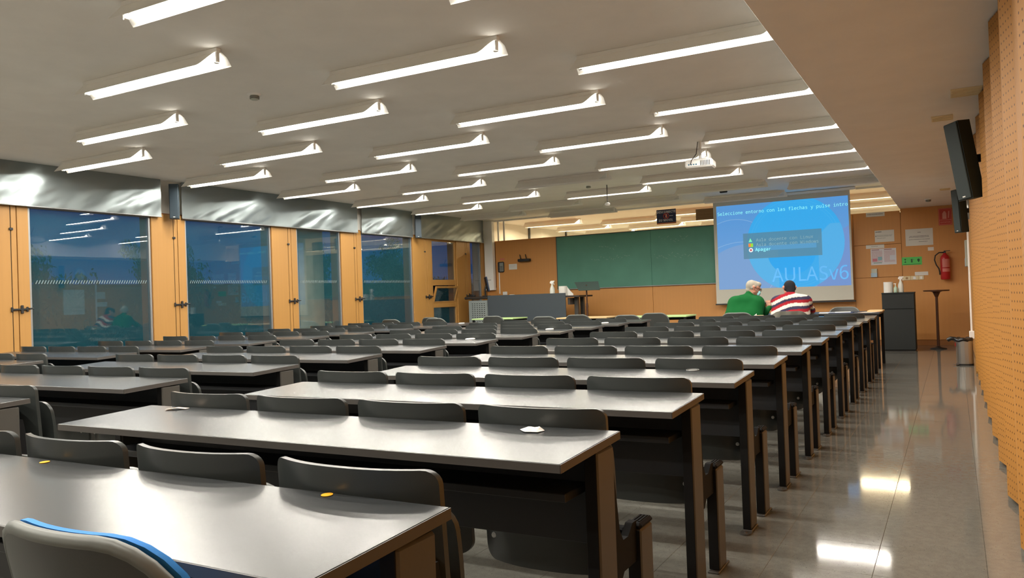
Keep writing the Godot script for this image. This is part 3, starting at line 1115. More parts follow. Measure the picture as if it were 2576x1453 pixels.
func chalkboard() -> void:
	var z := ZF
	var o := thing("chalkboard", "long green chalkboard with faint chalk smears on the timber wall", "chalkboard", Vector3(0, 0, z))
	part(o, "surface", bar_mesh(Vector3(-7.95, 1.305, 0.0), Vector3(-5.692, 2.498, 0.022), 0.002), M.board)
	part(o, "surface", bar_mesh(Vector3(-5.689, 1.305, 0.0), Vector3(-3.45, 2.498, 0.022), 0.002), M.board)
	var fr := S()
	bar(fr, Vector3(-7.965, 2.498, 0), Vector3(-3.45, 2.512, 0.028), 0.002)
	bar(fr, Vector3(-7.965, 1.29, 0), Vector3(-7.95, 2.498, 0.028), 0.002)
	part(o, "frame", done(fr), M.frame)
	part(o, "chalk_tray", bar_mesh(Vector3(-7.965, 1.288, 0), Vector3(-3.45, 1.305, 0.05), 0.003), M.alu)
	# leftover chalk strokes
	var ch := S()
	rng.seed = 9
	for line in [[-5.5, -4.9, 2.29], [-5.62, -4.6, 1.93], [-7.1, -6.2, 1.95], [-6.9, -6.5, 2.2]]:
		var x: float = line[0]
		while x < line[1]:
			var y: float = line[2] + rng.randf_range(-0.05, 0.05)
			var d := Vector3(rng.randf_range(0.015, 0.05), rng.randf_range(-0.035, 0.035), 0)
			var n := Vector3(-d.y, d.x, 0).normalized() * 0.0025
			var a := Vector3(x, y, 0.0232)
			quad(ch, a - n, a + d - n, a + d + n, a + n, Vector3(0, 0, 1))
			x += rng.randf_range(0.03, 0.08)
	var cs := part(o, "chalk_marks", done(ch), M.chalk)
	cs.set_meta("kind", "stuff")

func picture_of_screen() -> ImageTexture:
	# the boot menu: pale blue ground, overlapping discs, a translucent menu box
	var w := 640
	var h := 432
	var im := Image.create(w, h, false, Image.FORMAT_RGB8)
	for y in h:
		for x in w:
			var u := float(x) / w
			var v := float(y) / h
			var p := Vector2(u * 2.52, v * 1.7)
			var c := Color(0.36, 0.62, 0.88).lerp(Color(0.46, 0.67, 0.9), v)
			# a low hill of violet blue on the left, and one on the right
			if (p - Vector2(0.62, 2.05)).length() < 1.25:
				c = Color(0.50, 0.66, 0.86)
			if (p - Vector2(3.0, 1.55)).length() < 1.1:
				c = Color(0.46, 0.6, 0.84)
			for rr in [[0.35, 1.15, 0.86], [0.5, 2.1, 1.35]]:
				if absf((p - Vector2(rr[0], rr[1])).length() - rr[2]) < 0.006:
					c = c.lightened(0.25)
			var d := (p - Vector2(1.51, 0.84)).length()
			if d < 0.92:
				c = Color(0.23, 0.7, 0.97)
				if absf(d - 0.85) < 0.004 or absf(d - 0.8) < 0.003:
					c = c.lightened(0.12)
				if p.x > 1.95 and p.y > 0.5 and (p - Vector2(2.9, 1.4)).length() < 1.15:
					c = Color(0.34, 0.72, 0.95)
				if p.x < 1.2 and p.y > 0.95 and (p - Vector2(0.7, 1.3)).length() < 0.8:
					c = Color(0.35, 0.73, 0.95)
			if (p - Vector2(1.45, 0.99)).length() < 0.46 and p.y > 1.1:
				c = Color(0.16, 0.68, 0.98)
			# menu box
			if p.x > 0.52 and p.x < 2.02 and p.y > 0.59 and p.y < 1.1:
				c = c.lerp(Color(0.36, 0.55, 0.64), 0.8)
				if p.x > 0.74 and p.x < 1.92 and p.y > 0.855 and p.y < 0.945:
					c = Color(0.36, 0.64, 0.82)
			im.set_pixel(x, y, c)
	return ImageTexture.create_from_image(im)

func projection_screen() -> void:
	var o := thing("projection_screen", "white pull-down screen showing a blue boot menu", "screen", Vector3(0, 0, -16.2))
	part(o, "case", bar_mesh(Vector3(-4.36, 2.965, -0.05), Vector3(-1.55, 3.015, 0.05), 0.008), M.white)
	# cloth, bowing a little and flaring at its lower right corner
	var zf := func(x: float, y: float) -> float:
		return 0.01 * sin((x + 4.3) * 1.15) * (3.0 - y) * 0.4
	var cols := []
	for i in 25:
		var t := i / 24.0
		cols.append([lerpf(-4.26, -1.655, t), 0.87 + 0.012 * t, 2.97])
	var st := S()
	shell(st, cols, 18, zf, 0.002)
	part(o, "cloth", done(st), M.screen_cloth)
	st = S()
	bar(st, Vector3(-4.28, 0.845, -0.012), Vector3(-1.62, 0.872, 0.012), 0.004)
	part(o, "weight_bar", done(st), M.dark_steel)
	# the lit picture, on the cloth
	st = S()
	st.set_smooth_group(1)
	var x0 := -4.195
	var x1 := -1.69
	var y0 := 1.158
	var y1 := 2.865
	for i in 16:
		for j in 8:
			var p := []
			var uv := []
			for k in [[0, 0], [1, 0], [1, 1], [0, 1]]:
				var u: float = (i + k[0]) / 16.0
				var v: float = (j + k[1]) / 8.0
				var x := lerpf(x0, x1, u)
				var y := lerpf(y0, y1, v)
				p.append(Vector3(x, y, zf.call(x, y) + 0.003))
				uv.append(Vector2(u, 1.0 - v))
			quad_uv(st, p, uv, Vector3(0, 0, 1))
	var m := mat(34, 34, 34, 0.8)
	m.emission_enabled = true
	m.emission_texture = picture_of_screen()
	m.emission = Color(0, 0, 0)
	m.emission_energy_multiplier = SCREEN_E
	part(o, "lit_picture", done(st), m)
	var z := 0.018
	lettering(o, "Seleccione entorno con las flechas y pulse intro", 0.086, Vector3(-2.935, 2.7, z), M.cyan_text, Basis(), true, false)
	lettering(o, "Aula docente con Linux", 0.082, Vector3(-3.42, 2.125, z), M.dim_text, Basis(), true, false, HORIZONTAL_ALIGNMENT_LEFT)
	lettering(o, "Aula docente con Windows", 0.082, Vector3(-3.42, 2.03, z), M.dim_text, Basis(), true, false, HORIZONTAL_ALIGNMENT_LEFT)
	lettering(o, "Apagar", 0.085, Vector3(-3.44, 1.935, z), M.cyan_text, Basis(), true, true, HORIZONTAL_ALIGNMENT_LEFT)
	lettering(o, "AULASv6", 0.36, Vector3(-2.42, 1.4, z), M.faint_text)
	# menu icons: a green drop, a coloured square, a round power mark
	st = S()
	prism(st, PackedVector2Array([Vector2(-0.035, -0.03), Vector2(0.035, -0.03), Vector2(0.0, 0.045)]), z, z + 0.002, Transform3D(Basis(), Vector3(-3.53, 2.125, 0)))
	part(o, "icon", done(st), M.icon_green)
	part(o, "icon", bar_mesh(Vector3(-3.57, 1.995, z), Vector3(-3.525, 2.065, z + 0.002)), M.icon_orange)
	part(o, "icon", bar_mesh(Vector3(-3.525, 1.995, z), Vector3(-3.48, 2.065, z + 0.002)), M.icon_lime)
	st = S()
	cyl(st, Vector3(-3.525, 1.932, z), Vector3(-3.525, 1.932, z + 0.002), 0.042, 0.042, 20)
	part(o, "icon", done(st), M.icon_white)
	st = S()
	cyl(st, Vector3(-3.525, 1.932, z + 0.002), Vector3(-3.525, 1.932, z + 0.003), 0.02, 0.02, 16)
	part(o, "icon", done(st), M.icon_red)

func spray_bottle(at: Vector3, label: String, turn := 0.0, s := 1.0) -> void:
	var o := thing("spray_bottle", label, "bottle", at, turn)
	var st := S()
	lathe(st, [[0.0, 0.0], [0.042, 0.0], [0.044, 0.01], [0.044, 0.11], [0.038, 0.14], [0.02, 0.185], [0.015, 0.2], [0.0, 0.2]].map(func(p): return [p[0] * s, p[1] * s]), Vector3.ZERO, 14)
	part(o, "bottle_body", done(st), M.milk_plastic)
	st = S()
	cyl(st, Vector3(0, 0.2 * s, 0), Vector3(0, 0.222 * s, 0), 0.017 * s, 0.017 * s, 10)
	prism(st, PackedVector2Array([Vector2(-0.035, 0.222) * s, Vector2(0.02, 0.222) * s, Vector2(0.026, 0.245) * s, Vector2(0.045, 0.25) * s, Vector2(0.045, 0.268) * s, Vector2(-0.02, 0.268) * s, Vector2(-0.038, 0.24) * s]), -0.012 * s, 0.012 * s)
	prism(st, PackedVector2Array([Vector2(0.022, 0.245) * s, Vector2(0.03, 0.245) * s, Vector2(0.042, 0.2) * s, Vector2(0.034, 0.195) * s]), -0.006 * s, 0.006 * s)
	part(o, "trigger_head", done(st), M.white)

func paper_roll(at: Vector3, h: float, r: float, label: String, tail: bool) -> void:
	var o := thing("paper_towel_roll", label, "paper roll", at)
	var st := S()
	cyl(st, Vector3.ZERO, Vector3(0, h, 0), r, r, 24)
	part(o, "roll", done(st), M.paper)
	st = S()
	cyl(st, Vector3(0, h - 0.001, 0), Vector3(0, h + 0.001, 0), r * 0.3, r * 0.3, 14)
	part(o, "core", done(st), M.cardboard)
	if tail:
		st = S()
		st.set_smooth_group(1)
		var a := Vector3(r * 0.9, 0, -r * 0.3)
		for i in 6:
			var t0 := i / 6.0
			var t1 := (i + 1) / 6.0
			var f := func(t: float, y: float) -> Vector3:
				return a + Vector3(0.16 * t, y * (1.0 - 0.85 * t) + 0.003, 0.04 * sin(t * 2.5))
			quad(st, f.call(t0, 0.0), f.call(t1, 0.0), f.call(t1, h), f.call(t0, h), Vector3(0, 0, 1))
		part(o, "loose_sheet", done(st), M.paper)

func teacher_desk() -> void:
	# tall desk: raised front panel, worktop, perforated steel computer box
	var z := -15.0
	var o := thing("teacher_desk", "dark teacher's desk with tall front panel and perforated steel box", "desk", Vector3(0, 0, z))
	part(o, "front_panel", bar_mesh(Vector3(-9.03, 0.0, -0.02), Vector3(-7.12, 1.21, 0.0), 0.003), M.desk_front)
	part(o, "worktop", bar_mesh(Vector3(-9.03, 1.115, -0.72), Vector3(-6.81, 1.15, -0.022), 0.004), M.desk_dark)
	part(o, "side_ledge", bar_mesh(Vector3(-9.63, 1.14, -0.6), Vector3(-9.032, 1.2, 0.03), 0.02), M.desk_dark)
	part(o, "leg", bar_mesh(Vector3(-7.06, 0, -0.4), Vector3(-6.98, 1.115, -0.3), 0.004), M.frame)
	part(o, "leg", bar_mesh(Vector3(-7.06, 0, -0.68), Vector3(-6.98, 1.115, -0.6), 0.004), M.frame)
	part(o, "side_tray", bar_mesh(Vector3(-7.118, 0.96, -0.5), Vector3(-7.07, 1.1, -0.1), 0.003), M.frame)
	# perforated box with real slots
	var bx := part(o, "computer_box", bar_mesh(Vector3(-9.53, 0.0, -0.55), Vector3(-9.04, 1.11, -0.012), 0.004), M.grey_steel)
	var door := S()
	var x0 := -9.525
	var x1 := -9.045
	var xs := []
	var ys := []
	for i in 6:
		xs.append(-9.445 + 0.062 * i)
	for j in 21:
		ys.append(0.15 + 0.044 * j)
	# the door sheet around the slots, built as strips
	var prev := 0.02
	for y in ys:
		bar(door, Vector3(x0, prev, -0.012), Vector3(x1, y, 0.0))
		var px := x0
		for x in xs:
			bar(door, Vector3(px, y, -0.012), Vector3(x, y + 0.016, 0.0))
			px = x + 0.03
		bar(door, Vector3(px, y, -0.012), Vector3(x1, y + 0.016, 0.0))
		prev = y + 0.016
	bar(door, Vector3(x0, prev, -0.012), Vector3(x1, 1.105, 0.0))
	var dr := part(bx, "perforated_door", done(door), M.grey_steel)
	dr.position = Vector3(0, 0, 0.002)
	part(bx, "slot_backing", bar_mesh(Vector3(x0 + 0.01, 0.1, -0.0115), Vector3(x1 - 0.01, 1.09, -0.0105)), M.black)
	var lk := S()
	cyl(lk, Vector3(-9.075, 0.72, 0.002), Vector3(-9.075, 0.72, 0.01), 0.012, 0.012, 12)
	part(bx, "lock", done(lk), M.chrome)
	# monitor leaning back on the left ledge, seen from behind and to one side
	var mo := thing("monitor", "thin dark monitor tilted on the teacher's desk left end", "monitor", Vector3(-9.2, 1.2, -15.28), -0.95)
	var tb := Basis(Vector3.RIGHT, 0.18)
	var st := S()
	box(st, Vector3(0, 0.27, 0.0), Vector3(0.52, 0.34, 0.03), 0.01, tb)
	part(mo, "housing", done(st), M.monitor_back)
	st = S()
	box(st, Vector3(0, 0.27, -0.0), Vector3(0.49, 0.31, 0.032), 0.0, tb)
	part(mo, "display", done(st), M.black)
	st = S()
	box(st, Vector3(0, 0.008, 0.02), Vector3(0.24, 0.016, 0.18), 0.006)
	tube(st, [Vector3(0, 0.01, 0.04), Vector3(0, 0.15, 0.045), Vector3(0, 0.24, 0.02)], 0.02, 8)
	part(mo, "stand", done(st), M.black)
	single("webcam", box_mesh(Vector3(0.1, 0.04, 0.07), 0.01), M.dark_steel, Vector3(-9.5, 1.22, -15.15), "small dark gadget on the teacher's desk left ledge", "gadget")
	single("desk_cube", box_mesh(Vector3(0.09, 0.07, 0.09), 0.006, Vector3(0, 0.035, 0)), M.paper, Vector3(-8.6, 1.15, -15.35), "small pale box on the teacher's desk below the intercom", "box")
	spray_bottle(Vector3(-7.46, 1.15, -15.08), "white spray bottle on the teacher's desk", 0.0, 1.22)
	paper_roll(Vector3(-7.23, 1.15, -15.12), 0.205, 0.088, "paper roll with a loose sheet on the teacher's desk", true)
	# music stand
	var ms := thing("music_stand", "dark music stand with slanted plate before the chalkboard", "music stand", Vector3(-6.64, 0, -15.02))
	st = S()
	cyl(st, Vector3(0, 0.02, 0), Vector3(0, 0.9, 0), 0.022, 0.022, 12)
	cyl(st, Vector3(0, 0.9, 0), Vector3(0, 0.98, 0), 0.028, 0.02, 12)
	cyl(st, Vector3(0, 0.98, 0), Vector3(0, 1.36, 0), 0.015, 0.015, 12)
	part(ms, "pole", done(st), M.dark_brown)
	st = S()
	prism(st, PackedVector2Array([Vector2(-0.32, 0.14), Vector2(0.22, 0.14), Vector2(0.36, -0.16), Vector2(-0.12, -0.16)]), -0.006, 0.006, Transform3D(Basis(Vector3.RIGHT, -0.95), Vector3(0, 1.34, 0.0)))
	part(ms, "plate", done(st), M.stand_plate)
	st = S()
	for a in 3:
		var t := TAU * a / 3.0 + 0.4
		tube(st, [Vector3(0, 0.12, 0), Vector3(cos(t) * 0.16, 0.05, sin(t) * 0.16), Vector3(cos(t) * 0.3, 0.012, sin(t) * 0.3)], 0.012, 6)
	part(ms, "foot", done(st), M.dark_brown)

func front_details() -> void:
	var z := ZF + 0.001
	# tall white box hanging beside the last window
	var wb := thing("white_wall_box", "tall white hanging box with small logo beside the window wall", "box", Vector3(0, 0, ZF))
	part(wb, "case", bar_mesh(Vector3(-9.85, 1.36, 0.0), Vector3(-9.615, 3.0, 0.12), 0.008), M.white)
	part(wb, "end_cap", bar_mesh(Vector3(-9.852, 1.34, -0.0), Vector3(-9.613, 1.375, 0.122), 0.006), M.white)
	var lg := S()
	for i in 6:
		box(lg, Vector3(-9.80 + 0.022 * i, 1.585 + 0.0008 * i, 0.1205), Vector3(0.016, 0.022 if i % 2 == 0 else 0.014, 0.001), 0.0, Basis(Vector3.BACK, 0.25))
	part(wb, "logo_mark", done(lg), M.grey_ink)
	# intercom with its cable duct, notice, router
	var ic := thing("intercom", "dark wall intercom with pale keypad beside the white box", "intercom", Vector3(-9.45, 1.888, ZF))
	part(ic, "body", bar_mesh(Vector3(-0.085, -0.125, 0), Vector3(0.085, 0.125, 0.05), 0.02), M.dark_steel)
	part(ic, "keypad", bar_mesh(Vector3(-0.025, -0.105, 0.048), Vector3(0.075, 0.1, 0.056), 0.006), M.keypad)
	var k := S()
	for i in 3:
		for j in 4:
			bar(k, Vector3(-0.012 + 0.028 * i, -0.085 + 0.03 * j, 0.055), Vector3(0.006 + 0.028 * i, -0.068 + 0.03 * j, 0.06), 0.002)
	var kk := part(ic, "keys", done(k), M.dark_steel)
	kk.set_meta("kind", "stuff")
	single("cable_duct", bar_mesh(Vector3(-0.012, -0.27, 0), Vector3(0.012, 0.24, 0.014), 0.002), M.white, Vector3(-9.515, 1.52, ZF), "thin white cable duct below the intercom", "duct")
	single("red_label", bar_mesh(Vector3(-0.06, -0.017, 0), Vector3(0.06, 0.017, 0.003)), M.pale_red, Vector3(-9.42, 2.077, ZF), "small faded red label above the intercom", "label")
	single("wall_notice", sheet(-0.11, -0.066, 0.11, 0.066, 0.003, null), printed(96, 60, 1, [[0.1, 0.8, 0.3, 0.04, 0.6], [0.1, 0.7, 0.5, 0.04, 0.6]]), Vector3(-9.133, 1.881, ZF), "small pale notice right of the intercom", "notice")
	var ro := thing("wireless_router", "black router with two antennas on the timber wall", "router", Vector3(-8.79, 2.03, ZF))
	part(ro, "body", bar_mesh(Vector3(-0.15, -0.045, 0), Vector3(0.15, 0.02, 0.12), 0.01), M.black)
	for x in [-0.1, 0.05]:
		var st := S()
		cyl(st, Vector3(x, 0.02, 0.05), Vector3(x - 0.035, 0.125, 0.03), 0.011, 0.009, 8)
		part(ro, "antenna", done(st), M.black)
	single("wall_socket", bar_mesh(Vector3(-0.06, -0.04, 0), Vector3(0.06, 0.04, 0.02), 0.005), M.white, Vector3(-9.37, 1.255, ZF), "white socket low on the timber wall under the intercom", "socket")
	# switch-off-your-phone sign on the glass
	var sg := thing("phone_sign", "dark blue sign DESCONECTE SU MÓVIL hung on the glass strip", "sign", Vector3(-5.333, 2.77, ZF - 0.03))
	part(sg, "board", bar_mesh(Vector3(-0.215, -0.128, 0), Vector3(0.215, 0.155, 0.006)), M.sign_blue)
	part(sg, "orange_band", bar_mesh(Vector3(-0.215, -0.155, 0), Vector3(0.215, -0.129, 0.006)), M.sign_orange)
	lettering(sg, "DESCONECTE", 0.068, Vector3(0, 0.102, 0.0075), M.sign_white, Basis(), false, true)
	lettering(sg, "SU MÓVIL", 0.068, Vector3(-0.01, -0.075, 0.0075), M.sign_white, Basis(), false, true)
	var rg := S()
	var ring := []
	for i in 25:
		var t := TAU * i / 24.0
		ring.append(Vector3(cos(t) * 0.06, sin(t) * 0.06 + 0.015, 0.008))
	tube(rg, ring, 0.007, 6)
	tube(rg, [Vector3(-0.042, 0.057, 0.008), Vector3(0.042, -0.027, 0.008)], 0.006, 6)
	part(sg, "ban_ring", done(rg), M.sign_red)
	part(sg, "phone_mark", bar_mesh(Vector3(-0.018, -0.02, 0.006), Vector3(0.018, 0.05, 0.0075)), M.sign_pink)
	part(sg, "arrow", bar_mesh(Vector3(0.07, 0.01, 0.006), Vector3(0.15, 0.02, 0.0075)), M.sign_white)
	single("brown_notice", sheet(-0.2, -0.115, 0.2, 0.115, 0.003, null), brown_print(), Vector3(-4.49, 2.755, ZF - 0.03), "brown printed sheet on the glass strip beside the screen", "notice")
	# notices to the right of the screen
	single("notice_strip", sheet(-0.16, -0.04, 0.16, 0.04, 0.003, null), printed(128, 32, 2, [[0.08, 0.92, 0.4, 0.16, 0.5]]), Vector3(-1.245, 2.478, ZF), "narrow white strip notice at the top edge of the wall", "notice")
	single("wall_notice", sheet(-0.166, -0.11, 0.166, 0.11, 0.003, null), printed(160, 106, 3, [[0.04, 0.36, 0.1, 0.07, 0.35], [0.04, 0.08, 0.44, 0.1, 0.2], [0.1, 0.9, 0.42, 0.03, 0.5], [0.1, 0.86, 0.5, 0.03, 0.5], [0.1, 0.55, 0.66, 0.03, 0.5]]), Vector3(-1.102, 2.06, ZF), "white printed notice right of the screen, upper one", "notice")
	single("notice_strip", sheet(-0.158, -0.034, 0.158, 0.034, 0.004, null), printed(128, 28, 4, [[0.3, 0.65, 0.4, 0.14, 0.4]]), Vector3(-1.27, 1.869, ZF), "narrow white strip notice above the twin leaflet", "notice")
	single("wall_notice", sheet(-0.218, -0.153, 0.218, 0.153, 0.0025, null), leaflet(), Vector3(-1.132, 1.673, ZF), "white leaflet with two pink and blue printed pages", "leaflet")
	single("wall_notice", sheet(-0.226, -0.155, 0.226, 0.155, 0.003, null), printed(200, 136, 5, [[0.45, 0.56, 0.2, 0.03, 0.4], [0.15, 0.85, 0.42, 0.03, 0.45], [0.13, 0.85, 0.49, 0.03, 0.45], [0.12, 0.88, 0.62, 0.03, 0.45], [0.48, 0.8, 0.76, 0.03, 0.45]]), Vector3(-0.522, 2.0, ZF), "large white printed notice left of the extinguisher sign", "notice")
	single("small_label", bar_mesh(Vector3(-0.048, -0.032, 0), Vector3(0.048, 0.032, 0.003)), M.paper, Vector3(-0.34, 1.772, ZF), "small white label under the large white notice", "label")
	var gs := thing("green_sign", "bright green sign with three dark pictograms", "sign", Vector3(-0.658, 1.565, ZF))
	part(gs, "board", bar_mesh(Vector3(-0.165, -0.074, 0), Vector3(0.165, 0.074, 0.004)), M.sign_green)
	for i in 3:
		var st := S()
		var x := -0.11 + 0.11 * i
		if i == 0:
			prism(st, PackedVector2Array([Vector2(-0.018, 0.035), Vector2(0.018, 0.035), Vector2(0, 0.0), Vector2(0.018, -0.035), Vector2(-0.018, -0.035), Vector2(0.0, -0.001)]), 0.004, 0.006, Transform3D(Basis(), Vector3(x, 0.008, 0)))
		elif i == 1:
			bar(st, Vector3(x - 0.016, -0.028, 0.004), Vector3(x + 0.012, 0.038, 0.006))
			bar(st, Vector3(x + 0.02, 0.02, 0.004), Vector3(x + 0.034, 0.028, 0.006))
		else:
			cyl(st, Vector3(x, 0.018, 0.004), Vector3(x, 0.018, 0.006), 0.022, 0.022, 10)
			prism(st, PackedVector2Array([Vector2(x - 0.02, 0.005), Vector2(x + 0.02, 0.005), Vector2(x, -0.03)]), 0.004, 0.006)
		part(gs, "pictogram", done(st), M.dark_green)
	part(gs, "caption", bar_mesh(Vector3(-0.145, -0.064, 0.004), Vector3(0.145, -0.056, 0.005)), M.dark_green)
	# thermostat, switches
	var th := thing("dispenser_box", "small wall box in pale grey and blue below the leaflet", "box", Vector3(-1.3, 1.372, ZF))
	part(th, "body", bar_mesh(Vector3(-0.052, -0.075, 0), Vector3(0.052, 0.08, 0.035), 0.006), M.pale_grey)
	part(th, "front", bar_mesh(Vector3(-0.058, -0.08, 0.0), Vector3(0.052, 0.0, 0.04), 0.005), M.pale_blue)
	for i in 3:
		var w: float = [0.125, 0.125, 0.09][i]
		var x: float = [-0.815, -0.687, -0.56][i]
		var lab: String = ["socket plate, leftmost of the three under the green sign", "pale switch plate, middle of the three under the green sign", "narrow switch plate, rightmost of the three under the green sign"][i]
		var sp := thing("switch_plate", lab, "switch", Vector3(x, 1.25, ZF), 0.0, "switch plates under the green sign")
		part(sp, "plate", bar_mesh(Vector3(0, -0.038, 0), Vector3(w, 0.038, 0.012), 0.004), M.cream)
		if i == 0:
			var st := S()
			cyl(st, Vector3(w / 2, 0, 0.008), Vector3(w / 2, 0, 0.014), 0.022, 0.022, 14)
			part(sp, "socket_face", done(st), M.cardboard)
		else:
			part(sp, "rocker", bar_mesh(Vector3(w * 0.3, -0.025, 0.01), Vector3(w * 0.7, 0.025, 0.017), 0.003), M.white)
	single("small_label", bar_mesh(Vector3(-0.11, -0.033, 0), Vector3(0.11, 0.033, 0.006)), M.paper, Vector3(-0.508, 1.326, ZF), "pale label strip above the switch plates", "label")
	# extinguisher and its sign
	var es := thing("extinguisher_sign", "red fire extinguisher sign with white outline", "sign", Vector3(-0.088, 2.343, ZF))
	part(es, "board", bar_mesh(Vector3(-0.108, -0.153, 0), Vector3(0.108, 0.153, 0.004)), M.sign_red)
	var fr := S()
	for q in [[-0.1, -0.145, 0.1, -0.14], [-0.1, 0.14, 0.1, 0.145], [-0.1, -0.145, -0.095, 0.145], [0.095, -0.145, 0.1, 0.145], [-0.1, -0.062, 0.1, -0.056]]:
		bar(fr, Vector3(q[0], q[1], 0.004), Vector3(q[2], q[3], 0.0055))
	part(es, "outline", done(fr), M.sign_pink)
	var pc := S()
	prism(pc, PackedVector2Array([Vector2(-0.045, -0.04), Vector2(0.02, -0.04), Vector2(0.02, 0.06), Vector2(0.0, 0.1), Vector2(-0.02, 0.1), Vector2(-0.045, 0.06)]), 0.004, 0.0055)
	prism(pc, PackedVector2Array([Vector2(0.042, -0.025), Vector2(0.058, -0.025), Vector2(0.07, 0.1), Vector2(0.05, 0.1)]), 0.004, 0.0055)
	part(es, "pictogram", done(pc), M.sign_pink)
	lettering(es, "EXTINTOR", 0.035, Vector3(0, -0.102, 0.005), M.sign_pink)
	var ex := thing("fire_extinguisher", "red fire extinguisher with black hose and pale label", "fire extinguisher", Vector3(-0.12, 1.2, ZF + 0.11))
	var st := S()
	lathe(st, [[0.0, 0.0], [0.07, 0.0], [0.078, 0.012], [0.078, 0.37], [0.066, 0.42], [0.032, 0.455], [0.024, 0.48], [0.0, 0.48]], Vector3.ZERO, 20)
	part(ex, "cylinder", done(st), M.red)
	st = S()
	for i in 10:
		var t0 := -PI * 0.25 + PI * 0.75 * i / 10.0 + 0.2
		var t1 := -PI * 0.25 + PI * 0.75 * (i + 1) / 10.0 + 0.2
		quad(st, Vector3(sin(t0) * 0.079, 0.22, cos(t0) * 0.079), Vector3(sin(t1) * 0.079, 0.22, cos(t1) * 0.079), Vector3(sin(t1) * 0.079, 0.37, cos(t1) * 0.079), Vector3(sin(t0) * 0.079, 0.37, cos(t0) * 0.079), Vector3(sin(t0), 0, cos(t0)))
		quad(st, Vector3(sin(t0) * 0.079, 0.14, cos(t0) * 0.079), Vector3(sin(t1) * 0.079, 0.14, cos(t1) * 0.079), Vector3(sin(t1) * 0.079, 0.2, cos(t1) * 0.079), Vector3(sin(t0) * 0.079, 0.2, cos(t0) * 0.079), Vector3(sin(t0), 0, cos(t0)))
	part(ex, "label_wrap", done(st), M.pale_red)
	st = S()
	bar(st, Vector3(-0.02, 0.475, -0.02), Vector3(0.02, 0.51, 0.02), 0.004)
	bar(st, Vector3(-0.012, 0.51, -0.02), Vector3(0.09, 0.522, 0.01), 0.003)
	part(ex, "valve", done(st), M.dark_steel)
	st = S()
	tube(st, [Vector3(-0.02, 0.49, 0.01), Vector3(-0.09, 0.49, 0.03), Vector3(-0.15, 0.44, 0.04), Vector3(-0.165, 0.36, 0.04), Vector3(-0.14, 0.27, 0.04), Vector3(-0.1, 0.2, 0.04), Vector3(-0.088, 0.13, 0.03), Vector3(-0.088, 0.09, 0.02)], 0.011, 8)
	part(ex, "hose", done(st), M.black)
	part(ex, "bracket", bar_mesh(Vector3(-0.03, 0.3, -0.11), Vector3(0.03, 0.36, -0.074), 0.003), M.dark_steel)
	# black cabinet with cleaning things on it
	var cb := thing("black_cabinet", "black low cabinet at the end of the side aisle", "cabinet", Vector3(-0.835, 0, -14.95))
	part(cb, "body", bar_mesh(Vector3(-0.25, 0.02, -0.42), Vector3(0.25, 0.985, 0.0), 0.004), M.cabinet)
	part(cb, "top", bar_mesh(Vector3(-0.255, 0.985, -0.425), Vector3(0.255, 1.005, 0.005), 0.003), M.cabinet)
	part(cb, "door", bar_mesh(Vector3(-0.245, 0.03, 0.0), Vector3(0.245, 0.72, 0.014), 0.003), M.cabinet)
	part(cb, "drawer_front", bar_mesh(Vector3(-0.245, 0.728, 0.0), Vector3(0.245, 0.975, 0.014), 0.003), M.cabinet)
	part(cb, "plinth", bar_mesh(Vector3(-0.24, 0, -0.4), Vector3(0.24, 0.02, -0.01)), M.black)
	paper_roll(Vector3(-0.985, 1.005, -15.08), 0.185, 0.075, "white paper roll on the black cabinet", false)
	spray_bottle(Vector3(-0.79, 1.005, -15.06), "clear spray bottle on the black cabinet", 0.3, 1.02)
	var sb := thing("soap_bottle", "small translucent pump bottle between roll and spray bottle", "bottle", Vector3(-0.868, 1.005, -15.0))
	st = S()
	lathe(st, [[0.0, 0.0], [0.03, 0.0], [0.032, 0.01], [0.03, 0.08], [0.012, 0.1], [0.012, 0.115], [0.0, 0.115]], Vector3.ZERO, 12)
	part(sb, "bottle_body", done(st), M.green_plastic)
	st = S()
	cyl(st, Vector3(0, 0.115, 0), Vector3(0, 0.15, 0), 0.006, 0.006, 8)
	bar(st, Vector3(-0.03, 0.145, -0.008), Vector3(0.012, 0.158, 0.008), 0.003)
	part(sb, "pump", done(st), M.white)
	# pole table
	var pt := thing("pole_table", "small dark round pole table in the far corner", "table", Vector3(-0.265, 0, -15.55))
	st = S()
	cyl(st, Vector3(0, 1.0, 0), Vector3(0, 1.022, 0), 0.2, 0.205, 24)
	part(pt, "tabletop", done(st), M.dark_brown)
	st = S()
	cyl(st, Vector3(0, 0.03, 0), Vector3(0, 1.0, 0), 0.024, 0.02, 12)
	lathe(st, [[0.024, 0.9], [0.06, 0.985], [0.1, 1.0]], Vector3.ZERO, 14)
	part(pt, "pole", done(st), M.dark_brown)
	st = S()
	lathe(st, [[0.0, 0.0], [0.13, 0.0], [0.13, 0.012], [0.05, 0.03], [0.024, 0.05], [0.0, 0.05]], Vector3.ZERO, 18)
	part(pt, "base", done(st), M.black)

func brown_print() -> StandardMaterial3D:
	var im := Image.create(128, 74, false, Image.FORMAT_RGB8)
	im.fill(Color(0.5, 0.39, 0.27))
	rng.seed = 8
	for y in [14, 22, 34, 42, 56]:
		var x := 14
		while x < 112:
			var r := rng.randi_range(2, 6)
			im.fill_rect(Rect2i(x, y, r, 2), Color(0.36, 0.26, 0.18))
			x += r + 2
	var m := mat(255, 255, 255, 0.7)
	m.albedo_texture = ImageTexture.create_from_image(im)
	return m

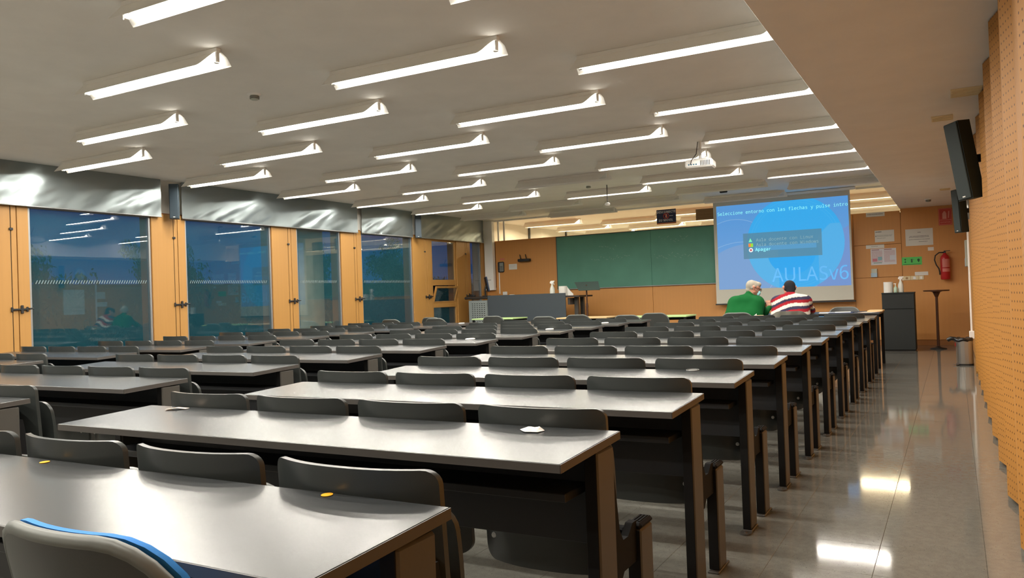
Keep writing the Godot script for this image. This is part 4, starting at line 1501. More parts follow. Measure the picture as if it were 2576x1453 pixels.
func leaflet() -> StandardMaterial3D:
	var im := Image.create(200, 140, false, Image.FORMAT_RGB8)
	im.fill(Color(0.85, 0.85, 0.87))
	rng.seed = 12
	for pg in [8, 106]:
		for y in range(18, 118, 5):
			var x: int = pg
			while x < pg + 84:
				var r := rng.randi_range(3, 10)
				im.fill_rect(Rect2i(x, y, mini(r, pg + 84 - x), 3), Color(0.75, 0.62, 0.66))
				x += r + 2
		im.fill_rect(Rect2i(pg, 6, 60, 6), Color(0.6, 0.42, 0.45))
	im.fill_rect(Rect2i(14, 84, 36, 26), Color(0.78, 0.5, 0.55))
	im.fill_rect(Rect2i(56, 70, 32, 30), Color(0.55, 0.72, 0.76))
	im.fill_rect(Rect2i(20, 118, 66, 8), Color(0.55, 0.66, 0.64))
	im.fill_rect(Rect2i(150, 60, 40, 40), Color(0.82, 0.84, 0.88))
	var m := mat(255, 255, 255, 0.8)
	m.albedo_texture = ImageTexture.create_from_image(im)
	return m

# ------------------------------------------------------------------ side walls, ceiling, small things
func loudspeaker(at: Vector3, size: Vector3, b: Basis, label: String, m: Material) -> void:
	var o := thing("loudspeaker", label, "loudspeaker", at)
	o.basis = b
	var h := size * 0.5
	# tapered cabinet: narrower at the back
	var st := S()
	prism(st, PackedVector2Array([Vector2(-h.x, h.z), Vector2(h.x, h.z), Vector2(h.x * 0.75, -h.z), Vector2(-h.x * 0.75, -h.z)]), -h.y, h.y, Transform3D(Basis(Vector3.RIGHT, Vector3(0, 0, 1), Vector3(0, -1, 0)), Vector3.ZERO))
	part(o, "cabinet", done(st), m)
	part(o, "grille", bar_mesh(Vector3(-h.x + 0.006, -h.y + 0.006, h.z), Vector3(h.x - 0.006, h.y - 0.006, h.z + 0.012), 0.004), m)
	part(o, "badge", bar_mesh(Vector3(-0.014, -h.y + 0.02, h.z + 0.012), Vector3(0.014, -h.y + 0.029, h.z + 0.014)), M.paper)
	part(o, "wall_bracket", bar_mesh(Vector3(-0.02, -0.03, -h.z - 0.08), Vector3(0.02, 0.03, -h.z), 0.004), M.black)

func side_things() -> void:
	# loudspeakers
	loudspeaker(Vector3(0.112, 2.09, -6.97), Vector3(0.15, 0.6, 0.12), Basis(Vector3.BACK, 0.11) * Basis(Vector3.UP, -0.9) * Basis(Vector3.RIGHT, 0.04), "large dark loudspeaker tilted on the perforated wall", M.speaker)
	loudspeaker(Vector3(0.115, 2.09, -12.0), Vector3(0.13, 0.57, 0.12), Basis(Vector3.BACK, 0.05) * Basis(Vector3.UP, -0.9), "dark loudspeaker farther along the aisle wall beside the clock", M.speaker)
	loudspeaker(Vector3(XL + 0.12, 2.71, -7.55), Vector3(0.13, 0.5, 0.12), Basis(Vector3.UP, 0.7), "slim blue-grey loudspeaker between the first two blinds", M.speaker_blue)
	loudspeaker(Vector3(XL + 0.1, 2.72, -13.49), Vector3(0.13, 0.5, 0.12), Basis(Vector3.UP, 0.7), "slim blue-grey loudspeaker between the last two blinds", M.speaker_blue)
	# clock, poster, papers on the flat part of the aisle wall
	var ck := thing("wall_clock", "round white wall clock half hidden by a loudspeaker", "clock", Vector3(0.245, 2.16, -12.54))
	var rx := Basis(Vector3.BACK, PI / 2)
	var st := S()
	lathe(st, [[0.0, 0.0], [0.15, 0.0], [0.155, 0.02], [0.15, 0.045], [0.14, 0.05], [0.14, 0.04]], Vector3.ZERO, 28, rx)
	part(ck, "rim", done(st), M.steel)
	st = S()
	lathe(st, [[0.14, 0.04], [0.0, 0.0401]], Vector3.ZERO, 28, rx)
	part(ck, "dial", done(st), M.paper)
	st = S()
	bar(st, Vector3(-0.044, -0.004, -0.004), Vector3(-0.042, 0.09, 0.004))
	box(st, Vector3(-0.045, 0.015, 0.03), Vector3(0.002, 0.007, 0.07), 0.0, Basis(Vector3.RIGHT, 0.5))
	part(ck, "hands", done(st), M.black)
	st = S()
	for i in 12:
		var t := TAU * i / 12.0
		box(st, Vector3(-0.0425, cos(t) * 0.12, sin(t) * 0.12), Vector3(0.002, 0.018, 0.005), 0.0, Basis(Vector3.RIGHT, t))
	part(ck, "hour_marks", done(st), M.black)
	var turn := Basis(Vector3.UP, -PI / 2)
	single("wall_poster", sheet(-0.285, -0.325, 0.285, 0.325, 0.003, null), printed(120, 140, 15, [[0.1, 0.8, 0.7, 0.02, 0.6], [0.15, 0.6, 0.85, 0.02, 0.6], [0.2, 0.8, 0.3, 0.015, 0.7]]), Vector3(0.245, 1.435, -12.38), "white poster on the aisle wall below the clock", "poster", "", turn)
	single("wall_notice", sheet(-0.12, -0.09, 0.12, 0.09, 0.003, null), printed(60, 50, 16, [[0.1, 0.9, 0.3, 0.04, 0.5]]), Vector3(0.245, 1.6, -13.13), "small notice on the aisle wall beyond the poster", "notice", "", turn)
	single("wall_notice", sheet(-0.15, -0.06, 0.15, 0.06, 0.003, null), printed(60, 30, 17, [[0.1, 0.9, 0.3, 0.06, 0.5]]), Vector3(0.245, 1.36, -13.15), "strip notice on the aisle wall below the small notice", "notice", "", turn)
	var th := thing("wall_box", "pale box on the aisle wall near the corner", "box", Vector3(0.245, 1.62, -15.2))
	part(th, "body", bar_mesh(Vector3(-0.06, -0.22, -0.1), Vector3(0, 0.22, 0.1), 0.008), M.pale_grey)
	part(th, "lower_front", bar_mesh(Vector3(-0.065, -0.22, -0.08), Vector3(-0.055, -0.08, 0.08), 0.003), M.pale_blue)
	st = S()
	bar(st, Vector3(0.19, 0.42, -12.98), Vector3(0.215, 1.9, -12.95), 0.004)
	single("cable_duct", done(st), M.white, Vector3.ZERO, "tall white cable duct on the aisle wall above the bin", "duct")
	single("duct_box", bar_mesh(Vector3(0.17, 0.34, -13.0), Vector3(0.245, 0.45, -12.93), 0.006), M.white, Vector3.ZERO, "small white junction box at the duct's lower end", "box")
	# pedal bin with a black bag
	var bn := thing("pedal_bin", "brushed steel pedal bin with black bag by the aisle wall", "bin", Vector3(0.1, 0, -12.62))
	st = S()
	var rr := PackedVector2Array()
	for i in 24:
		var t := TAU * i / 24.0
		rr.append(Vector2(signf(cos(t)) * pow(absf(cos(t)), 0.6) * 0.105, signf(sin(t)) * pow(absf(sin(t)), 0.6) * 0.12))
	var fl := Transform3D(Basis(Vector3.RIGHT, Vector3(0, 0, 1), Vector3(0, -1, 0)), Vector3.ZERO)
	prism(st, rr, -0.335, -0.02, fl)
	part(bn, "bin_body", done(st), M.steel)
	st = S()
	var rb := PackedVector2Array()
	for v in rr:
		rb.append(v * 1.02)
	prism(st, rb, -0.022, 0.0, fl)
	part(bn, "base_ring", done(st), M.black)
	st = S()
	bar(st, Vector3(-0.14, 0.012, 0.08), Vector3(-0.07, 0.02, 0.13), 0.003)
	part(bn, "pedal", done(st), M.chrome)
	part(bn, "red_sticker", bar_mesh(Vector3(-0.112, 0.26, 0.02), Vector3(-0.104, 0.31, 0.07)), M.red)
	st = S()
	var path := []
	for i in 25:
		var t := TAU * i / 24.0
		path.append(Vector3(cos(t) * 0.1 - 0.01, 0.35 + 0.012 * sin(t * 5.0), sin(t) * 0.115))
	tube(st, path, 0.024, 8)
	tube(st, [Vector3(-0.1, 0.36, 0.02), Vector3(-0.16, 0.37, 0.03), Vector3(-0.2, 0.345, 0.02)], 0.028, 8)
	lathe(st, [[0.0, 0.345], [0.095, 0.345], [0.1, 0.36], [0.06, 0.375], [0.0, 0.378]], Vector3.ZERO, 16)
	part(bn, "bin_bag", done(st), M.black_film)

func ceiling_things() -> void:
	var vents := [[0.13, -6.66, 0.2, 0.1, "pale vent grille in the soffit above the large loudspeaker"], [-0.035, -7.6, 0.16, 0.1, "pale yellow square fitting in the soffit"], [-0.06, -13.5, 0.14, 0.12, "small fitting in the soffit near the far wall"]]
	for v in vents:
		var o := thing("soffit_vent", v[4], "vent", Vector3(v[0], SOFFIT_Y, v[1]))
		part(o, "frame", bar_mesh(Vector3(-v[2] / 2, -0.008, -v[2] * 0.7), Vector3(v[2] / 2, 0, v[2] * 0.7), 0.002), M.cream)
		for i in 4:
			part(o, "slat", bar_mesh(Vector3(-v[2] / 2 + 0.01, -0.012, -v[2] * 0.55 + i * v[2] * 0.3), Vector3(v[2] / 2 - 0.01, -0.006, -v[2] * 0.45 + i * v[2] * 0.3)), M.cream)
	var det := [[Vector3(-5.271, CEIL, -4.931), "round smoke detector nearest to the camera"], [Vector3(-5.371, CEIL, -12.387), "round smoke detector near the hanging sensor"], [Vector3(-0.317, SOFFIT_Y, -14.878), "round detector in the soffit near the far wall"]]
	for d in det:
		var o := thing("smoke_detector", d[1], "smoke detector", d[0], 0.0, "ceiling detectors")
		var st := S()
		lathe(st, [[0.0, -0.012], [0.055, -0.012], [0.06, 0.0]], Vector3.ZERO, 20)
		part(o, "base", done(st), M.white)
		st = S()
		lathe(st, [[0.0, -0.052], [0.028, -0.05], [0.038, -0.035], [0.038, -0.012]], Vector3.ZERO, 18)
		part(o, "chamber", done(st), M.pale_grey)
		st = S()
		for k in 3:
			lathe(st, [[0.039, -0.042 + 0.009 * k], [0.042, -0.040 + 0.009 * k], [0.039, -0.038 + 0.009 * k]], Vector3.ZERO, 18)
		part(o, "louver", done(st), M.dark_steel)
	# projector
	var pr := thing("projector", "white ceiling projector with dark lens and vents", "projector", Vector3(-2.70, 2.735, -9.75), 0.1)
	part(pr, "housing", bar_mesh(Vector3(-0.17, -0.05, -0.13), Vector3(0.17, 0.05, 0.13), 0.018), M.white)
	var st := S()
	cyl(st, Vector3(-0.09, 0.0, -0.13), Vector3(-0.09, 0.0, -0.155), 0.035, 0.032, 18)
	part(pr, "lens", done(st), M.black)
	st = S()
	for i in 7:
		bar(st, Vector3(0.02 + 0.018 * i, -0.03, 0.129), Vector3(0.028 + 0.018 * i, 0.03, 0.132))
	part(pr, "vent_slot", done(st), M.dark_steel)
	st = S()
	for i in 4:
		bar(st, Vector3(-0.13 + 0.03 * i, -0.02, 0.129), Vector3(-0.112 + 0.03 * i, -0.005, 0.133), 0.001)
	part(pr, "connector", done(st), M.cable_blue)
	st = S()
	cyl(st, Vector3(0, 0.05, 0), Vector3(0, 0.29, 0), 0.018, 0.018, 10)
	box(st, Vector3(0, 0.06, 0), Vector3(0.16, 0.02, 0.12), 0.004)
	part(pr, "mount", done(st), M.white)
	st = S()
	tube(st, [Vector3(-0.1, -0.01, 0.13), Vector3(-0.08, 0.03, 0.17), Vector3(-0.03, 0.12, 0.1), Vector3(-0.02, 0.28, 0.03)], 0.005, 6)
	part(pr, "cable", done(st), M.black)
	# hanging sensor
	var hs := thing("hanging_sensor", "small white sensor hanging on a thin rod", "sensor", Vector3(-5.1, CEIL, -12.55))
	st = S()
	cyl(st, Vector3.ZERO, Vector3(0, -0.3, 0), 0.008, 0.006, 8)
	part(hs, "rod", done(st), M.dark_steel)
	st = S()
	lathe(st, [[0.0, -0.36], [0.03, -0.355], [0.045, -0.335], [0.04, -0.315], [0.015, -0.3], [0.0, -0.3]], Vector3.ZERO, 16)
	part(hs, "head", done(st), M.white)
	single("ceiling_sensor", box_mesh(Vector3(0.14, 0.04, 0.06), 0.012), M.black, Vector3(-3.71, 2.998, -14.9), "small black device on the ceiling above the sign", "sensor")
	var sc := thing("ceiling_speaker", "small square fitting with blue face near the soffit", "fitting", Vector3(-1.45, CEIL, -11.6))
	part(sc, "plate", bar_mesh(Vector3(-0.14, -0.03, -0.14), Vector3(0.14, 0, 0.14), 0.006), M.white)
	part(sc, "face", bar_mesh(Vector3(-0.12, -0.034, -0.12), Vector3(0.12, -0.029, 0.12), 0.002), M.pale_blue)

func desk_y(z_from_far: float) -> float:
	return 0.76 - 0.017 * z_from_far / 0.41 + 0.0012

func desk_things() -> void:
	var tb := Basis(Vector3.RIGHT, atan(0.017 / 0.41))
	var st := S()
	cyl(st, Vector3.ZERO, Vector3(0, 0.0008, 0), 0.013, 0.013, 18)
	var disc := done(st)
	single("round_sticker", disc, M.yellow, Vector3(-1.192, desk_y(0.02), -1.282), "orange-yellow round sticker on the nearest desk, right one", "sticker", "", tb)
	single("round_sticker", disc, M.yellow, Vector3(-2.217, desk_y(0.03), -1.271), "orange-yellow round sticker on the nearest desk, left one", "sticker", "", tb)
	# folded note: two leaves meeting in a ridge
	st = S()
	for s in [-1.0, 1.0]:
		var p := [Vector3(0, 0.006, -0.018), Vector3(s * 0.045, 0.001, -0.02), Vector3(s * 0.043, 0.002, 0.016), Vector3(0, 0.008, 0.018)]
		quad(st, p[0], p[1], p[2], p[3], Vector3.UP)
	single("folded_note", done(st), M.pink_paper, Vector3(-2.805, desk_y(0.055), -2.152), "small pinkish folded note on the second desk's left end", "note", "", Basis(Vector3.UP, 0.5))
	# crumpled tissue
	st = S()
	rng.seed = 31
	var ring := []
	for i in 14:
		var t := TAU * i / 14.0
		var r := 0.042 + rng.randf_range(-0.008, 0.008)
		ring.append([Vector3(cos(t) * r, 0.0, sin(t) * r * 0.75), Vector3(cos(t) * r * 0.6, rng.randf_range(0.004, 0.011), sin(t) * r * 0.45)])
	for i in 14:
		var k := (i + 1) % 14
		quad(st, ring[i][0], ring[k][0], ring[k][1], ring[i][1], Vector3.UP)
		tri(st, ring[i][1], ring[k][1], Vector3(0.004, 0.007, 0.003), Vector3.UP)
	single("crumpled_tissue", done(st), M.paper, Vector3(-1.143, desk_y(0.063) + 0.001, -2.144), "crumpled white tissue on the second desk's right end", "tissue")
	st = S()
	var pts := []
	for i in 21:
		var t := TAU * i / 20.0
		pts.append(Vector3(cos(t) * 0.032, 0.0015, sin(t) * 0.032))
	tube(st, pts, 0.002, 5)
	lathe(st, [[0.024, 0.0005], [0.0, 0.001]], Vector3.ZERO, 18)
	single("ring_sticker", done(st), M.grey_ink, Vector3(-1.187, desk_y(0.03), -3.995), "worn round pale sticker on the fourth desk", "sticker", "", tb)
	# sheets left on desks of the other blocks
	var left := [[Vector3(-4.246, 0, -6.69), 6, "white slip on a middle block desk, nearest of three"], [Vector3(-4.275, 0, -8.533), 8, "white slip on a middle block desk, second of three"], [Vector3(-4.267, 0, -10.25), 10, "white slip on a middle block desk, farthest of three"], [Vector3(-7.205, 0, -11.1), 11, "white slip on the last desk near the windows"]]
	st = S()
	lathe(st, [[0.0, 0.0], [0.05, 0.0], [0.052, 0.004], [0.046, 0.009], [0.0, 0.012]], Vector3.ZERO, 16)
	var slip := done(st)
	for l in left:
		var p: Vector3 = l[0]
		var zf: float = -(ROW0 + PITCH * l[1])
		p.y = desk_y(p.z - zf)
		single("paper_slip", slip, M.paper, p, l[2], "paper", "white slips left on desks", tb)
	# papers and a book on the men's table
	st = S()
	bar(st, Vector3(-0.21, 0, -0.14), Vector3(-0.002, 0.008, 0.14), 0.002)
	bar(st, Vector3(0.002, 0, -0.14), Vector3(0.21, 0.012, 0.14), 0.002)
	single("open_book", done(st), M.paper, Vector3(-1.5, 0.77, -12.13), "open white book on the men's table, right of the striped man", "book", "", Basis(Vector3.UP, 0.1))
	single("blue_folder", bar_mesh(Vector3(-0.16, 0, -0.08), Vector3(0.16, 0.01, 0.08), 0.002), M.navy, Vector3(-1.4, 0.77, -12.0 + 0.0), "dark blue folder beside the open book", "folder")
	single("wooden_tray", bar_mesh(Vector3(-0.1, 0, -0.2), Vector3(0.1, 0.02, 0.2), 0.004), M.pale_wood, Vector3(-0.99, 0.77, -12.5), "pale wooden tray on the right corner of the men's table", "tray")
	single("paper_sheet", bar_mesh(Vector3(-0.1, 0, -0.14), Vector3(0.1, 0.002, 0.14)), M.pink_paper, Vector3(-1.06, 0.77, -12.2), "pale pink sheet on the corner of the men's table", "paper", "", Basis(Vector3.UP, -0.3))
	single("paper_sheet", bar_mesh(Vector3(-0.105, 0, -0.148), Vector3(0.105, 0.003, 0.148)), M.paper, Vector3(-2.2, 0.77, -12.3), "white sheet on the table before the two men", "paper", "", Basis(Vector3.UP, 0.2))
	st = S()
	prism(st, PackedVector2Array([Vector2(-0.05, 0), Vector2(0.03, 0), Vector2(0.03, 0.06)]), -0.002, 0.002)
	single("standing_card", done(st), M.paper, Vector3(-2.42, desk_y(0.1), -11.17), "small white upright card on the last right block desk", "card")
	# grey jacket over the striped man's chair
	var zf := func(x: float, y: float) -> float:
		return 0.245 - 0.05 * pow(absf(x) / 0.225, 2.0) + (y - 0.5) * 0.22 + 0.012 * sin(x * 40.0) * sin(y * 25.0)
	st = S()
	shell(st, round_cols(0.5, 0.42, 0.832, 0.05, 0.12, 12), 10, zf, 0.03)
	single("grey_jacket", done(st), M.jacket, Vector3(-2.0, 0, -11.7), "grey jacket draped over the striped man's chair", "jacket")

# ------------------------------------------------------------------ people
func field_mesh(st: SurfaceTool, bones: Array, cell: float, k: float, colf: Callable, base: int) -> int:
	var lo := Vector3(1e9, 1e9, 1e9)
	var hi := -lo
	for b in bones:
		var r: float = maxf(b[2], b[3]) + cell * 2.0
		for p in [b[0], b[1]]:
			lo = lo.min(p - Vector3(r, r, r))
			hi = hi.max(p + Vector3(r, r, r))
	var nx := int((hi.x - lo.x) / cell) + 2
	var ny := int((hi.y - lo.y) / cell) + 2
	var nz := int((hi.z - lo.z) / cell) + 2
	var f := PackedFloat32Array()
	f.resize(nx * ny * nz)
	f.fill(1.0)
	for b in bones:
		var a: Vector3 = b[0]
		var ba: Vector3 = b[1] - b[0]
		var l2 := maxf(ba.length_squared(), 1e-9)
		var r0: float = b[2]
		var r1: float = b[3]
		var m := maxf(r0, r1) + k + cell * 1.5
		var i0 := ((a.min(b[1]) - Vector3(m, m, m) - lo) / cell)
		var i1 := ((a.max(b[1]) + Vector3(m, m, m) - lo) / cell)
		for z in range(maxi(0, int(i0.z)), mini(nz - 1, int(i1.z) + 1) + 1):
			for y in range(maxi(0, int(i0.y)), mini(ny - 1, int(i1.y) + 1) + 1):
				var row := (z * ny + y) * nx
				for x in range(maxi(0, int(i0.x)), mini(nx - 1, int(i1.x) + 1) + 1):
					var p := lo + Vector3(x, y, z) * cell - a
					var t := clampf(p.dot(ba) / l2, 0.0, 1.0)
					var d := (p - ba * t).length() - lerpf(r0, r1, t)
					var o := f[row + x]
					var h := maxf(k - absf(o - d), 0.0) / k
					f[row + x] = minf(o, d) - h * h * k * 0.25
	var id := PackedInt32Array()
	id.resize(nx * ny * nz)
	id.fill(-1)
	var offs := [0, 1, nx, nx + 1, nx * ny, nx * ny + 1, nx * ny + nx, nx * ny + nx + 1]
	var cnt := base
	var edges := [[0, 1], [2, 3], [4, 5], [6, 7], [0, 2], [1, 3], [4, 6], [5, 7], [0, 4], [1, 5], [2, 6], [3, 7]]
	for z in nz - 1:
		for y in ny - 1:
			var row := (z * ny + y) * nx
			for x in nx - 1:
				var s := row + x
				var neg := 0
				for o in offs:
					if f[s + o] < 0.0:
						neg += 1
				if neg == 0 or neg == 8:
					continue
				var p := Vector3.ZERO
				var n := 0
				for e in edges:
					var va := f[s + offs[e[0]]]
					var vb := f[s + offs[e[1]]]
					if (va < 0.0) != (vb < 0.0):
						var t := va / (va - vb)
						var ca := Vector3(e[0] & 1, (e[0] >> 1) & 1, e[0] >> 2)
						var cb := Vector3(e[1] & 1, (e[1] >> 1) & 1, e[1] >> 2)
						p += ca.lerp(cb, t)
						n += 1
				p = lo + (Vector3(x, y, z) + p / n) * cell
				st.set_smooth_group(0)
				st.set_color(colf.call(p))
				st.add_vertex(p)
				id[s] = cnt
				cnt += 1
	var ax := [1, nx, nx * ny]
	for z in range(1, nz - 1):
		for y in range(1, ny - 1):
			var row := (z * ny + y) * nx
			for x in range(1, nx - 1):
				var s := row + x
				var v0 := f[s] < 0.0
				for a in 3:
					if v0 == (f[s + ax[a]] < 0.0):
						continue
					var u: int = ax[(a + 1) % 3]
					var w: int = ax[(a + 2) % 3]
					var q := [id[s], id[s - u], id[s - u - w], id[s - w]]
					if q[0] < 0 or q[1] < 0 or q[2] < 0 or q[3] < 0:
						continue
					var o := [0, 1, 2, 0, 2, 3] if not v0 else [0, 2, 1, 0, 3, 2]
					for i in o:
						st.add_index(q[i])
	return cnt

func hand_bones(wrist: Vector3, b: Basis, curl: float, thumb: float) -> Array:
	# b: x towards the thumb side, y back of the hand, z towards the wrist
	var out := []
	out.append([wrist, wrist + b * Vector3(0, 0, -0.03), 0.024, 0.026])
	for i in 4:
		var x := 0.027 - 0.018 * i
		var l: float = [0.075, 0.083, 0.077, 0.06][i]
		var base := wrist + b * Vector3(x, 0, -0.085)
		out.append([wrist + b * Vector3(x * 0.8, 0, -0.03), base, 0.015, 0.011])
		var p := base
		var ang := 0.0
		for s in 3:
			ang += curl * [0.6, 1.0, 0.7][s]
			var e: Vector3 = p + b * Vector3(0, -sin(ang), -cos(ang)) * l * [0.45, 0.32, 0.23][s]
			out.append([p, e, 0.0095 - 0.0008 * s, 0.009 - 0.0008 * s])
			p = e
	var tb := wrist + b * Vector3(0.022, -0.004, -0.03)
	var t1 := tb + b * Vector3(0.028, -0.012, -0.022)
	var t2 := t1 + b * Vector3(0.012 - 0.02 * thumb, -0.012, -0.026)
	var t3 := t2 + b * Vector3(0.002 - 0.02 * thumb, -0.008, -0.022)
	out.append([tb, t1, 0.015, 0.0115])
	out.append([t1, t2, 0.011, 0.01])
	out.append([t2, t3, 0.01, 0.0085])
	return out

func head_bones(c: Vector3, b: Basis) -> Array:
	var l := [
		[Vector3(0, 0.025, -0.02), Vector3(0, 0.03, 0.028), 0.076, 0.078],
		[Vector3(0, -0.02, -0.04), Vector3(0, -0.02, 0.0), 0.06, 0.062],
		[Vector3(0, -0.075, -0.066), Vector3(0, -0.07, -0.03), 0.028, 0.045],
		[Vector3(-0.045, -0.045, -0.01), Vector3(-0.02, -0.08, -0.055), 0.03, 0.024],
		[Vector3(0.045, -0.045, -0.01), Vector3(0.02, -0.08, -0.055), 0.03, 0.024],
		[Vector3(0, 0.012, -0.096), Vector3(0, -0.022, -0.112), 0.009, 0.014],
		[Vector3(-0.03, 0.02, -0.085), Vector3(0.03, 0.02, -0.085), 0.014, 0.014],
		[Vector3(-0.018, -0.05, -0.09), Vector3(0.018, -0.05, -0.09), 0.011, 0.011],
	]
	for s in [-1.0, 1.0]:
		l.append([Vector3(s * 0.076, 0.012, 0.012), Vector3(s * 0.086, 0.02, 0.022), 0.012, 0.014])
		l.append([Vector3(s * 0.077, -0.018, 0.008), Vector3(s * 0.084, 0.01, 0.02), 0.008, 0.011])
	var out := []
	for q in l:
		out.append([c + b * q[0], c + b * q[1], q[2], q[3]])
	return out

func seated_person(called_label: String, hip: Vector3, chest: Vector3, head: Vector3, hb: Basis, girth: float, larm: Array, rarm: Array, hands: Array, cloth: Callable, trousers: Color) -> Node3D:
	var o := thing("person", called_label, "person")
	var st := SurfaceTool.new()
	st.begin(Mesh.PRIMITIVE_TRIANGLES)
	var neck := head + hb * Vector3(0, -0.07, 0.03)
	var body := []
	var side := Vector3(1, 0, 0)
	var mid := hip.lerp(chest, 0.5) + Vector3(0, 0, 0.05)
	# the trunk as three columns, wide and shallow
	for s in [-1.0, 0.0, 1.0]:
		body.append([hip + side * s * 0.1, mid + side * s * 0.115 * girth, 0.125 * girth, 0.13 * girth])
		body.append([mid + side * s * 0.115 * girth, chest + side * s * 0.13 * girth, 0.13 * girth, 0.118 * girth])
	body.append([chest + Vector3(0, 0.05, 0), neck + Vector3(0, -0.02, 0.01), 0.085, 0.058])
	body.append([larm[0], chest + Vector3(-0.06, 0.06, 0.01), 0.075, 0.085])
	body.append([rarm[0], chest + Vector3(0.06, 0.06, 0.01), 0.075, 0.085])
	for arm in [larm, rarm]:
		body.append([arm[0], arm[1], 0.068 * girth, 0.05])
		body.append([arm[1], arm[2], 0.05, 0.036])
	var split := 0.56
	var legs := []
	for s in [-1.0, 1.0]:
		var knee := hip + Vector3(s * 0.13, 0.0, -0.42)
		var ankle := Vector3(hip.x + s * 0.13, 0.09, hip.z - 0.36)
		legs.append([hip + Vector3(s * 0.09, -0.02, 0), knee, 0.095, 0.065])
		legs.append([knee, ankle, 0.062, 0.042])
	for l in legs:
		body.append(l)
	var colf := func(p: Vector3) -> Color:
		if p.y < split:
			return trousers
		return cloth.call(p)
	var n := field_mesh(st, body, 0.014, 0.05, colf, 0)
	# shoes
	var shoes := []
	for s in [-1.0, 1.0]:
		var a := Vector3(hip.x + s * 0.13, 0.045, hip.z - 0.33)
		shoes.append([a, a + Vector3(0, -0.01, -0.2), 0.045, 0.035])
	n = field_mesh(st, shoes, 0.012, 0.02, func(_p): return Color(0.02, 0.018, 0.016), n)
	# head and neck
	var skin := Color(0.44, 0.24, 0.17)
	var hbn := head_bones(head, hb)
	hbn.append([neck + Vector3(0, -0.06, 0.02), head + hb * Vector3(0, -0.04, 0.02), 0.058, 0.055])
	var inv := hb.inverse()
	var face := func(p: Vector3) -> Color:
		var q: Vector3 = inv * (p - head)
		for s in [-1.0, 1.0]:
			if (q - Vector3(s * 0.031, 0.006, -0.092)).length() < 0.011:
				return Color(0.05, 0.03, 0.025)
		if absf(q.y + 0.05) < 0.005 and absf(q.x) < 0.024 and q.z < -0.08:
			return Color(0.42, 0.16, 0.13)
		if absf(q.x) > 0.07:
			return Color(0.6, 0.27, 0.19)
		return skin
	n = field_mesh(st, hbn, 0.006, 0.018, face, n)
	for h in hands:
		n = field_mesh(st, h, 0.0042, 0.008, func(_p): return skin, n)
	st.generate_normals()
	part(o, "body", st.commit(), M.vertex)
	return o

func cap_mesh(bones: Array, cell: float, k: float, col: Color) -> ArrayMesh:
	var st := SurfaceTool.new()
	st.begin(Mesh.PRIMITIVE_TRIANGLES)
	field_mesh(st, bones, cell, k, func(_p): return col, 0)
	st.generate_normals()
	return st.commit()

